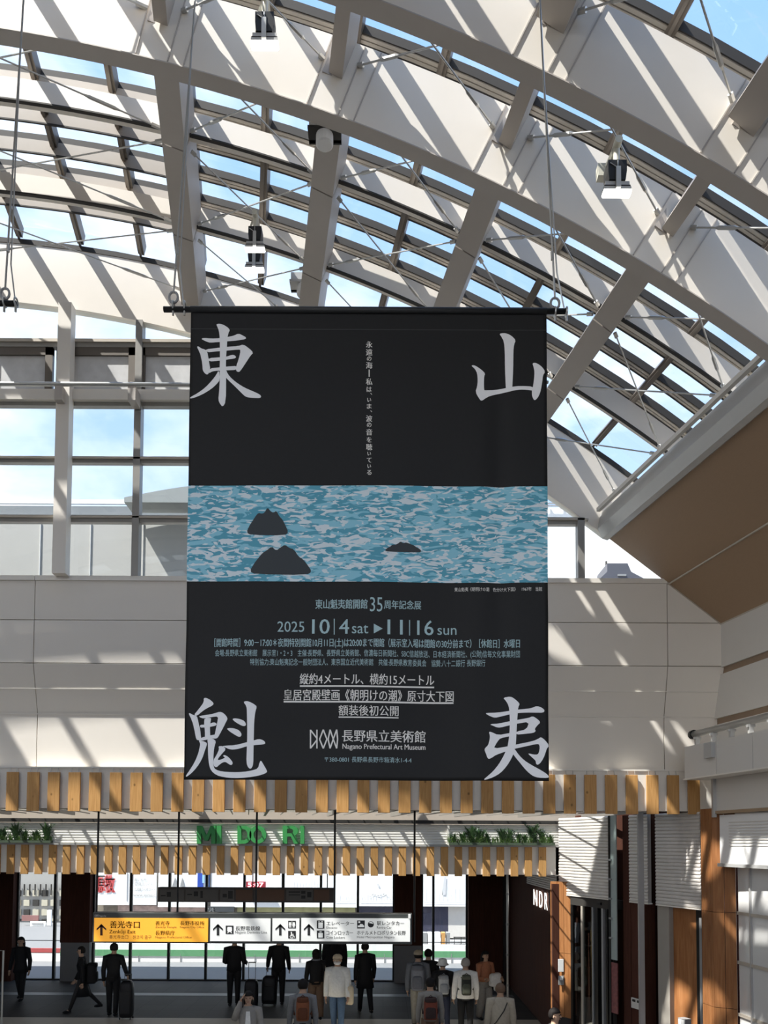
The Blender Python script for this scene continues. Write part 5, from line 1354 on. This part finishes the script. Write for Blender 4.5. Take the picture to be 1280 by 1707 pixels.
def person(label, px, top_py, Hh, ang, top='dark', bottom='dark', style='trousers', hair='short', hairc='hair', hat=None, mask=False,
           stride=0.0, arms=None, sleeve='long', coat_len=0.50, loose=1.0, shoe='black', jacket_open=None, scarf=None, face=True):
    kz = U(px, top_py, 10.0) / 10.0
    d = (FLOOR + Hh) / kz.z
    base = Vector((kz.x * d, d, FLOOR + 0.006))
    s = Hh
    ca, sa = math.cos(ang), math.sin(ang)
    def T(p):                                     # local (right, forward, up) in body heights -> world
        x, y, z = p[0] * s, p[1] * s, p[2] * s
        return Vector((base.x + x * ca - y * sa, base.y + x * sa + y * ca, base.z + z))
    r = thing('person', label, 'person', tuple(base))
    r.rotation_euler = (0, 0, 0)
    # legs
    def leg(side, sw):
        hip = Vector((side * .050, 0, .515))
        th = sw; kb = max(0, -sw) * 0.9 + 0.05
        knee = hip + Vector((side * .004, math.sin(th) * .245, -math.cos(th) * .245))
        an = th - kb
        ank = knee + Vector((0, math.sin(an) * .235, -math.cos(an) * .235))
        return hip, knee, ank
    LL, RL = leg(-1, stride), leg(1, -stride)
    drop = min(LL[2].z, RL[2].z) - 0.035
    dz = Vector((0, 0, -drop))
    LL = [p + dz for p in LL]; RL = [p + dz for p in RL]
    lift = dz.z
    def up(z): return z + lift
    # keep the head top at the stated height
    P = {}
    P['pel'] = Vector((0, 0, up(.53))); P['wai'] = Vector((0, 0.004, up(.61))); P['che'] = Vector((0, 0, up(.72))); P['nb'] = Vector((0, -0.004, up(.815)))
    P['nk'] = Vector((0, 0.004, up(.855)))
    lean = Vector((0, 0.012 * abs(stride) * 4, 0))
    for k_ in ('che', 'nb', 'nk'): P[k_] = P[k_] + lean
    hd = P['nk'] + Vector((0, .010, .068))                  # head centre
    aL, aR = arms if arms else ((-.3 * stride * 2, .25), (.3 * stride * 2, .25))
    def arm(side, a):
        sh = P['nb'] + Vector((side * .108, 0, -.022))
        if isinstance(a[0], tuple):
            el = Vector(a[0]) + Vector((0, 0, lift)); wr_ = Vector(a[1]) + Vector((0, 0, lift))
        else:
            el = sh + Vector((side * .030, math.sin(a[0]) * .17, -math.cos(a[0]) * .175))
            an = a[0] + a[1]
            wr_ = el + Vector((side * .004, math.sin(an) * .15, -math.cos(an) * .15))
        return sh, el, wr_
    LA, RA = arm(-1, aL), arm(1, aR)
    V = []; E = []; R = []
    def av(p, rad, prev=None):
        V.append(tuple(T(p))); R.append(rad * s if not isinstance(rad, tuple) else (rad[0] * s, rad[1] * s))
        if prev is not None: E.append((prev, len(V) - 1))
        return len(V) - 1
    i0 = av(P['pel'], .054); i1 = av(P['wai'], .052, i0); i2 = av(P['che'], .056, i1); i3 = av(P['nb'], .034, i2); i4 = av(P['nk'], .033, i3)
    i5 = av(hd + Vector((0, .004, -.030)), .040, i4); i6 = av(hd + Vector((0, 0, .008)), .052, i5); i7 = av(hd + Vector((0, -.004, .036)), .046, i6)
    for sh, el, w_ in (LA, RA):
        a = av(sh, .025, i3); a = av(el, .021, a); a = av(w_, .016, a); av(w_ + (w_ - el).normalized() * .035, .017, a)
    for hp, kn, ak in (LL, RL):
        a = av(hp, .042, i0); a = av(kn, .030, a); a = av(ak, .022, a); av(ak + Vector((0, .055, -.018)), .018, a)
    me = skin_mesh(V, E, R, 0)
    # nose, ears and fingers join the same body mesh
    ex = MB()
    def tb(pts, rad, n=6): ex.tube([T(p) for p in pts], [q * s for q in rad], n)
    if face:
        tb([hd + Vector((0, .046, .008)), hd + Vector((0, .056, -.008)), hd + Vector((0, .050, -.013))], [.004, .008, .005])
    for sd_ in (-1, 1):
        c_ = T(hd + Vector((sd_ * .047, -.002, -.004))); ex.ball(c_, (.010 * s, .010 * s, .017 * s), 8, 5)
    for sd_, (sh, el, w_) in ((-1, LA), (1, RA)):
        t_ = (w_ - el).normalized(); fw = Vector((0, 1, 0)); lat = t_.cross(Vector((sd_, 0, 0.01))).normalized()
        pc = w_ + t_ * .035
        for k, (off, ln) in enumerate(((-.018, .040), (-.006, .046), (.006, .043), (.018, .034))):
            p0 = pc + lat * off; p1 = p0 + t_ * ln * .6 + Vector((-sd_ * .004, .004, 0)); p2 = p1 + t_ * ln * .5 + Vector((-sd_ * .010, .010, 0))
            tb([p0, p1, p2], [.0062, .0056, .0042])
        p0 = w_ + t_ * .015 + lat * .014; tb([p0, p0 + lat * .020 + t_ * .018, p0 + lat * .024 + t_ * .038], [.0075, .0066, .005])
    bm = bmesh.new(); bm.from_mesh(me); m2 = bpy.data.meshes.new('x'); m2.from_pydata(ex.v, [], ex.f); bm.from_mesh(m2); bm.to_mesh(me); bm.free(); bpy.data.meshes.remove(m2)
    link('body', me, pm_('skin', SKIN, .6), r, smooth=True)
    # eyes and mouth
    if face:
        mb = MB()
        for sd_ in (-1, 1): mb.ball(T(hd + Vector((sd_ * .019, .046, .010))), (.0075 * s, .0075 * s, .0045 * s), 8, 5)
        obj('eye', mb, pm_('eye', (0.02, 0.015, 0.012), .3), r)
        if not mask:
            mb = MB(); mb.tube([T(hd + Vector((-.014, .044, -.028))), T(hd + Vector((0, .049, -.029))), T(hd + Vector((.014, .044, -.028)))], [.002 * s, .0045 * s, .002 * s], 6)
            obj('mouth', mb, pm_('lips', (0.33, 0.13, 0.11), .5), r)
    if mask:
        mb = MB(); mb.ball(T(hd + Vector((0, .020, -.026))), (.046 * s, .042 * s, .030 * s), 12, 8); obj('mask', mb, pm_('white_mask', (0.72, 0.72, 0.72)), r, smooth=True)
    # garment on the upper body
    tc_ = pm_('cloth_' + top, C[top])
    mb = MB(); L_ = loose
    zb_ = up(coat_len)
    rings = [(T((0, 0, zb_)), .098 * s * L_, .072 * s * L_), (T(P['wai'] + Vector((0, 0, 0))), .088 * s * L_, .066 * s * L_), (T(P['che']), .102 * s * L_, .070 * s * L_),
             (T(P['nb'] + Vector((0, 0, -.035))), .112 * s, .060 * s), (T(P['nb'] + Vector((0, 0, .008))), .092 * s, .056 * s), (T(P['nb'] + Vector((0, 0, .024))), .060 * s, .050 * s), (T(P['nk'] + Vector((0, -.004, -.008))), .043 * s, .043 * s)]
    def oloft(mbx, rr_, n=16):
        vs = []; fs = []
        for c_, rx, ry in rr_:
            for j in range(n):
                a = 2 * math.pi * j / n; lx, ly = rx * math.cos(a), ry * math.sin(a)
                vs.append((c_.x + lx * ca - ly * sa, c_.y + lx * sa + ly * ca, c_.z))
        for i in range(len(rr_) - 1):
            for j in range(n): fs.append((i * n + j, i * n + (j + 1) % n, (i + 1) * n + (j + 1) % n, (i + 1) * n + j))
        fs += [tuple(reversed(range(n))), tuple((len(rr_) - 1) * n + j for j in range(n))]
        mbx.add(vs, fs)
    if coat_len < .46:      # long coat flares below the waist
        rings = [(T((0, 0, zb_)), .125 * s * L_, .095 * s * L_), (T((0, 0, up(.52))), .102 * s * L_, .076 * s * L_)] + rings[1:]
    oloft(mb, rings)
    for sh, el, w_ in (LA, RA):
        q = P['nb'] + (sh - P['nb']) * .4
        if sleeve == 'long': mb.tube([T(q), T(sh), T(sh.lerp(el, .5)), T(el), T(el.lerp(w_, .55)), T(w_)], [.044 * s, .046 * s * L_, .037 * s * L_, .033 * s * L_, .029 * s * L_, .024 * s * L_], 10)
        else: mb.tube([T(q), T(sh), T(sh.lerp(el, .75))], [.040 * s, .041 * s * L_, .037 * s * L_], 10)
    obj('jacket' if top not in ('white', 'orange') else 'shirt', mb, tc_, r, smooth=True)
    if jacket_open:
        mb = MB(); mb.prism([(0, 0)] * 0 or [(-.02, .80), (.02, .80), (.032, .60), (-.032, .60)], 0, .004)
        v2 = [tuple(T((x, .073 * L_ + y, up(z - 0)))) for x, y, z in mb.v]; mb.v = v2
        obj('inner_shirt', mb, pm_('cloth_' + jacket_open, C[jacket_open]), r)
    if scarf:
        mb = MB(); mb.tube([T(P['nk'] + Vector((.05 * math.cos(a), .045 * math.sin(a), -.012))) for a in [i * math.pi / 5 for i in range(11)]], .018 * s, 8); obj('scarf', mb, pm_('scarf_' + scarf, C[scarf]), r, smooth=True)
    # lower garment
    bc = pm_('cloth_' + bottom, C[bottom])
    mb = MB()
    if style == 'skirt':
        oloft(mb, [(T((0, 0, up(.265))), .118 * s, .125 * s), (T((0, 0, up(.42))), .100 * s, .080 * s), (T((0, 0, up(.56))), .080 * s, .062 * s)])
        obj('skirt', mb, bc, r, smooth=True)
        mb = MB()
        for hp, kn, ak in (LL, RL): mb.tube([T(hp), T(kn), T(ak)], [.05 * s, .034 * s, .023 * s], 10)
        obj('stockings', mb, pm_('stocking', (0.03, 0.028, 0.028)), r, smooth=True)
    else:
        wl = 1.0 if style == 'trousers' else 1.45
        oloft(mb, [(T((0, 0, up(.475))), .084 * s, .066 * s), (T((0, 0, up(.53))), .090 * s, .070 * s), (T((0, 0, up(.585))), .082 * s, .062 * s)])
        for hp, kn, ak in (LL, RL): mb.tube([T(hp + Vector((0, 0, .01))), T(hp.lerp(kn, .4)), T(kn), T(kn.lerp(ak, .5)), T(ak + Vector((0, 0, .004)))], [.054 * s, .053 * s * wl ** .5, .042 * s * wl, .036 * s * wl, .031 * s * wl], 10)
        obj('trousers', mb, bc, r, smooth=True)
    for hp, kn, ak in (LL, RL):
        mb = MB(); c_ = ak + Vector((0, .030, -.022))
        q = [T(ak + Vector((0, -.028, -.012))), T(ak + Vector((0, .02, -.014))), T(ak + Vector((0, .068, -.021))), T(ak + Vector((0, .092, -.025)))]
        mb.tube(q, [.020 * s, .024 * s, .019 * s, .010 * s], 10)
        obj('shoe', mb, pm_('shoe_' + shoe, C[shoe]), r, smooth=True)
    # hair and hats
    hc = pm_('hair_' + hairc, C[hairc])
    if hair != 'none':
        mb = MB(); n, m_ = 16, 10; vs = []; idx = {}
        for i in range(m_ + 1):
            th = math.pi * i / m_
            for j in range(n):
                ph = 2 * math.pi * j / n
                x, y, z = math.sin(th) * math.cos(ph), math.sin(th) * math.sin(ph), math.cos(th)
                vs.append(((x * .058, y * .061 - .007, z * .066 + .012), (x, y, z)))
        fs = []
        for i in range(m_):
            for j in range(n):
                q = (i * n + j, (i + 1) * n + j, (i + 1) * n + (j + 1) % n, i * n + (j + 1) % n)
                cy_ = sum(vs[k][1][1] for k in q) / 4; cz_ = sum(vs[k][1][2] for k in q) / 4
                if cy_ > .15 and cz_ < .42: continue
                if cz_ < (-.55 if hair == 'short' else -.9): continue
                fs.append(q)
        mb.add([T(hd + Vector(v[0])) for v in vs], fs)
        if hair == 'long':
            mb.tube([T(hd + Vector((0, -.030, .03))), T(hd + Vector((0, -.040, -.03))), T(hd + Vector((0, -.042, -.09))), T(hd + Vector((0, -.040, -.145)))], [.045 * s, .055 * s, .052 * s, .030 * s], 10)
        if hair == 'bob':
            mb.tube([T(hd + Vector((0, -.022, .02))), T(hd + Vector((0, -.024, -.03))), T(hd + Vector((0, -.022, -.06)))], [.05 * s, .058 * s, .050 * s], 12)
        bm = bmesh.new(); me = bpy.data.meshes.new('hair'); me.from_pydata(mb.v, [], mb.f)
        bm.from_mesh(me); loose_v = [v for v in bm.verts if not v.link_faces]; bmesh.ops.delete(bm, geom=loose_v, context='VERTS'); bm.to_mesh(me); bm.free()
        o = link('hair', me, hc, r, smooth=True); sol = o.modifiers.new('t', 'SOLIDIFY'); sol.thickness = .006 * s; sol.offset = -1
    if hat:
        mb = MB()
        kind, hcx = hat
        c_ = hd + Vector((0, -.004, .030))
        def ring(z, rx, ry): return (T(c_ + Vector((0, 0, z))), rx * s, ry * s)
        if kind == 'cap':
            oloft(mb, [ring(-.012, .060, .064), ring(.010, .060, .064), ring(.032, .050, .054), ring(.046, .026, .028)])
            a_, b_ = c_ + Vector((0, .05, -.004)), c_ + Vector((0, .105, -.014))
            mb.hexa([T(a_ + Vector((-.045, 0, -.004))), T(a_ + Vector((.045, 0, -.004))), T(b_ + Vector((.03, 0, -.004))), T(b_ + Vector((-.03, 0, -.004))),
                     T(a_ + Vector((-.045, 0, .003))), T(a_ + Vector((.045, 0, .003))), T(b_ + Vector((.03, 0, .002))), T(b_ + Vector((-.03, 0, .002)))])
        else:
            oloft(mb, [ring(-.040, .086, .090), ring(-.010, .062, .066), ring(.018, .060, .064), ring(.040, .050, .054), ring(.046, .03, .03)])
        obj('hat', mb, pm_('hat_' + hcx, C[hcx]), r, smooth=True)
    return r, T, dict(LA=LA, RA=RA, P=P, lift=lift, s=s, base=base, ca=ca, sa=sa)

def rounded(mb, T, c, rx, ry, rz, seg=10):
    """soft upright box: superellipse rings"""
    rows_ = [(-1, .78), (-.92, .95), (-.6, 1), (0, 1), (.55, .98), (.85, .86), (1, .55)]
    vs = []; fs = []; n = 16
    for z, k in rows_:
        for j in range(n):
            a = 2 * math.pi * j / n; cx_, sy_ = math.cos(a), math.sin(a)
            e_ = 0.5
            x = math.copysign(abs(cx_) ** e_, cx_) * rx * k; y = math.copysign(abs(sy_) ** e_, sy_) * ry * k
            vs.append(T(Vector(c) + Vector((x, y, z * rz))))
    for i in range(len(rows_) - 1):
        for j in range(n): fs.append((i * n + j, i * n + (j + 1) % n, (i + 1) * n + (j + 1) % n, (i + 1) * n + j))
    fs += [tuple(reversed(range(n))), tuple((len(rows_) - 1) * n + j for j in range(n))]
    return mb.add(vs, fs)

def backpack(pp_, label, col, col2=None, w=.085, h=.125, dep=.045, zc=.70):
    r0, T, I = pp_
    z = I['lift'] + zc; y = -.066 - dep * .85
    o = thing('backpack', label, 'backpack', tuple(T((0, y, z))))
    m1 = pm_('pack_' + label[:18], col); m2 = pm_('packtrim_' + label[:18], col2 or tuple(c * .5 for c in col))
    obj('pack', rounded(MB(), T, (0, y, z), w, dep, h), m1, o, smooth=True)
    obj('pocket', rounded(MB(), T, (0, y - dep * .8, z - h * .35), w * .78, dep * .45, h * .5), m2, o, smooth=True)
    obj('lid', rounded(MB(), T, (0, y - dep * .1, z + h * .78), w * .9, dep * 1.02, h * .22), m2, o, smooth=True)
    for sd_ in (-1, 1):
        mb = MB(); mb.tube([T((sd_ * .055, -.05, z + h * .6)), T((sd_ * .068, -.01, I['P']['nb'].z + .012)), T((sd_ * .070, .055, I['P']['nb'].z - .03)), T((sd_ * .078, .06, I['P']['che'].z)), T((sd_ * .088, -.03, z - h * .6))], .011 * I['s'], 6)
        obj('strap', mb, m2, o)
    mb = MB(); mb.tube([T((-.02, y, z + h)), T((0, y, z + h * 1.16)), T((.02, y, z + h))], .005 * I['s'], 6); obj('grab_handle', mb, m2, o)
    return o

def suitcase(label, x0, x1, py0, py1, handle_py, col=(0.012, 0.012, 0.014)):
    """pixel box of the case, standing on the floor"""
    kz = U((x0 + x1) / 2, py1, 10) / 10; d = FLOOR / kz.z
    a, b_ = U(x0, py1, d), U(x1, py0, d)
    o = thing('suitcase', label, 'suitcase', ((a.x + b_.x) / 2, d, FLOOR + .01))
    m1 = pm_('suitcase_shell', col, .45); cx, w = (a.x + b_.x) / 2, (b_.x - a.x) / 2; zt_ = b_.z
    ident = lambda v: Vector(v)
    obj('shell', rounded(MB(), ident, (cx, d, (FLOOR + .05 + zt_) / 2), w, .13, (zt_ - FLOOR - .05) / 2), m1, o, smooth=True)
    mb = MB(); mb.box((cx - w * .7, d - .15, FLOOR + .15), (cx + w * .7, d - .12, zt_ - .25)); obj('front_pocket', mb, pm_('suitcase_pocket', (0.02, 0.02, 0.022), .6), o, bevel=.01)
    for sx in (-.8, .8):
        for sy in (-.09, .09): obj('wheel', MB().tube([(cx + sx * w - .012, d + sy, FLOOR + .033), (cx + sx * w + .012, d + sy, FLOOR + .033)], .028, 10), M['black'], o)
    if handle_py:
        zh = U(x0, handle_py, d).z; mb = MB()
        for sx in (-.5, .5): mb.tube([(cx + sx * w, d + .08, zt_ - .06), (cx + sx * w, d + .08, zh)], .008, 6)
        mb.tube([(cx - .55 * w, d + .08, zh), (cx + .55 * w, d + .08, zh)], .014, 8)
        obj('pull_handle', mb, pm_('handle_metal', (0.10, 0.10, 0.10), .4), o)
    return o

PI = math.pi
person('long-haired person in dark clothes walking alone by the dark wall at the picture edge', 36, 1561, 1.63, PI, 'black', 'black', hair='long', stride=.16, coat_len=.44)
p = person('person in a short dark skirt mid-stride with a rounded backpack near the dark pier', 139, 1574, 1.62, PI / 2 + .2, 'black', 'black', style='skirt', hair='short', stride=.38)
backpack(p, 'rounded black backpack on the striding person in the dark skirt', C['black'], None, .085, .150, .072, .60)
person('person in dark clothes pulling the tall black suitcase below the yellow panel', 190, 1572, 1.70, 0.0, 'black', 'black', stride=.06, arms=((.0, .2), ((.155, -.02, .68), (.205, -.03, .55))), face=False)
suitcase('tall black suitcase pulled by the person below the yellow panel', 199, 223, 1634, 1699, 1625)
person('dark man standing with his back turned below the first white panel', 391, 1559, 1.76, 0.0, 'black', 'black', arms=((.15, 1.2), (.15, 1.2)), loose=1.12, face=False)
suitcase('black suitcase with a long pull handle right of the dark man with bent arms', 407, 430.5, 1632, 1682, 1605)
person('dark man standing with a suitcase below the small panel of pictograms', 465, 1558, 1.76, 0.0, 'black', 'black', arms=((((-.145, .02, .66), (-.165, .05, .53))), (.1, .5)), loose=1.05, face=False)
suitcase('squat black suitcase at the left leg of the man below the pictograms', 436, 462, 1626, 1676, 1616)
p = person('woman in black with a bob and brown trousers carrying a tan bag, seen from behind', 527, 1582, 1.62, .25, 'black', 'brown', style='wide', hair='bob', stride=.1, scarf='slate', face=False)
o = thing('shoulder_bag', 'tan shoulder bag hanging at the side of the woman with the bob', 'bag', tuple(p[1]((.13, -.03, .58))))
obj('pouch', rounded(MB(), p[1], (.14, -.03, .60), .028, .055, .085), pm_('tan_bag', C['tan']), o, smooth=True)
mb = MB(); mb.tube([p[1]((.14, -.03, .68)), p[1]((.12, -.03, .80)), p[1]((.09, -.01, .825))], .008, 6); obj('strap', mb, pm_('tan_bag', C['tan']), o)
person('person in a wide black cape-like coat standing under the elevator panel', 558, 1551, 1.78, 0.0, 'black', 'black', coat_len=.26, loose=1.75, face=False)
p = person('man in a loose white shirt, cap and face mask walking towards the hall', 563, 1590, 1.72, PI - .1, 'white', 'jeans', stride=.14, loose=1.2, hat=('cap', 'cream'), mask=True, hair='short', arms=((.1, .35), (-.1, .35)), coat_len=.48)
T_ = p[1]
o = thing('tote_bag', 'cream cloth bag and folded coat carried at the hip by the masked man', 'bag', tuple(T_((-.14, .03, .5))))
obj('pouch', rounded(MB(), T_, (-.165, .03, .50), .040, .055, .115), pm_('cream_bag', C['cream']), o, smooth=True)
mb = MB(); mb.tube([T_((-.165, .0, .61)), T_((-.14, .02, .72)), T_((-.165, .06, .61))], .008, 6); obj('handle', mb, pm_('cream_bag', C['cream']), o)
p = person('dark-haired person in a grey jacket seen from behind at the bottom edge', 505, 1632, 1.66, 0.1, 'grey', 'dark', hair='short', face=False)
backpack(p, 'worn orange-brown backpack on the person in grey at the bottom edge', (0.24, 0.085, 0.04), None, .07, .125, .04, .70)
person('woman in a grey coat holding a phone to her ear at the bottom edge', 414, 1652, 1.60, PI + .15, 'taupe', 'dark', hair='bob', arms=((.1, .3), ((.14, .06, .72), (.075, .055, .90))), jacket_open='white', coat_len=.40)
kz = U(405, 1672, 13.0)
ph = thing('phone', 'dark phone held at the ear of the woman in the grey coat', 'phone', (kz.x, 13.0, kz.z)); obj('case', MB().box((kz.x - .012, 12.98, kz.z - .075), (kz.x + .0, 13.06, kz.z + .07)), M['black'], ph, bevel=.004)
person('dark figure in a long coat walking under the right end of the direction sign', 609, 1570, 1.70, 0.25, 'black', 'black', stride=.22, coat_len=.36, loose=1.05, face=False)
p = person('man in a tan cap and dark jacket with a large grey backpack, walking away', 697, 1584, 1.70, -.1, 'slate', 'khaki', stride=.1, hat=('cap', 'tan'), hair='short', loose=1.15, face=False)
backpack(p, 'large slate grey backpack on the man in the tan cap', (0.20, 0.21, 0.24), (0.13, 0.135, 0.155), .085, .165, .05, .66)
person('dark-haired person in black half hidden behind the man in the tan cap', 714, 1582, 1.66, 0, 'black', 'black', face=False)
p = person('person in a pale bucket hat and black jacket with a light grey backpack', 738, 1598, 1.60, .05, 'black', 'navy', stride=.12, hat=('bucket', 'white'), hair='short', shoe='white', loose=1.05, face=False)
backpack(p, 'light grey backpack on the person in the pale bucket hat', (0.42, 0.43, 0.44), (0.28, 0.29, 0.30), .07, .125, .045, .67)
p = person('dark-haired person with a rust red backpack at the bottom edge before the tan-capped man', 717, 1630, 1.58, 0, 'taupe', 'brown', hair='short', face=False)
backpack(p, 'rust red backpack with a dark top at the bottom edge', (0.20, 0.055, 0.035), (0.05, 0.03, 0.028), .08, .13, .045, .66)
p = person('grey-haired man in a white shirt and black trousers with a dark backpack', 776, 1597, 1.68, 0, 'white', 'black', hair='short', hairc='greyhair', stride=.06, loose=1.1, arms=((.1, .3), (.1, .25)), face=False)
backpack(p, 'dark green-black backpack on the grey-haired man in white', (0.035, 0.037, 0.03), (0.10, 0.105, 0.075), .062, .125, .04, .68)
p = person('woman in an orange top and grey trousers with white cloth over her arm', 808, 1585, 1.60, PI + .5, 'orange', 'taupe', style='wide', hair='long', stride=.08, arms=((.2, 1.3), (.25, 1.35)), coat_len=.56)
T_ = p[1]
o = thing('folded_cloth', 'white folded clothes draped over the arm of the woman in orange', 'clothes', tuple(T_((-.05, .16, .66))))
obj('fold', rounded(MB(), T_, (-.06, .16, .60), .09, .045, .09), pm_('white_fold', C['white']), o, smooth=True)
obj('fold', rounded(MB(), T_, (-.13, .13, .56), .05, .05, .13), pm_('white_fold', C['white']), o, smooth=True)
p = person('person in a loose beige jacket with a crossbody strap at the bottom edge', 834, 1639, 1.60, -.05, 'beige', 'brown', hair='short', hairc='brown', loose=1.25, face=False)
T_ = p[1]
o = thing('crossbody_bag', 'dark strap of a crossbody bag over the beige jacket', 'bag', tuple(T_((.1, -.1, .5))))
mb = MB(); z = p[2]['lift']; mb.tube([T_((.075, -.045, .80 + z)), T_((.03, -.096, .71 + z)), T_((-.06, -.094, .58 + z)), T_((-.13, -.03, .50 + z))], .009, 6); obj('strap', mb, M['black'], o)
obj('pouch', rounded(MB(), T_, (-.150, -.02, .47), .025, .05, .05), M['black'], o, smooth=True)
person('dark-haired head of a person passing before the wooden pillar at the bottom edge', 923, 1680, 1.60, PI / 2 - .5 + PI, 'dark', 'dark', hair='short')
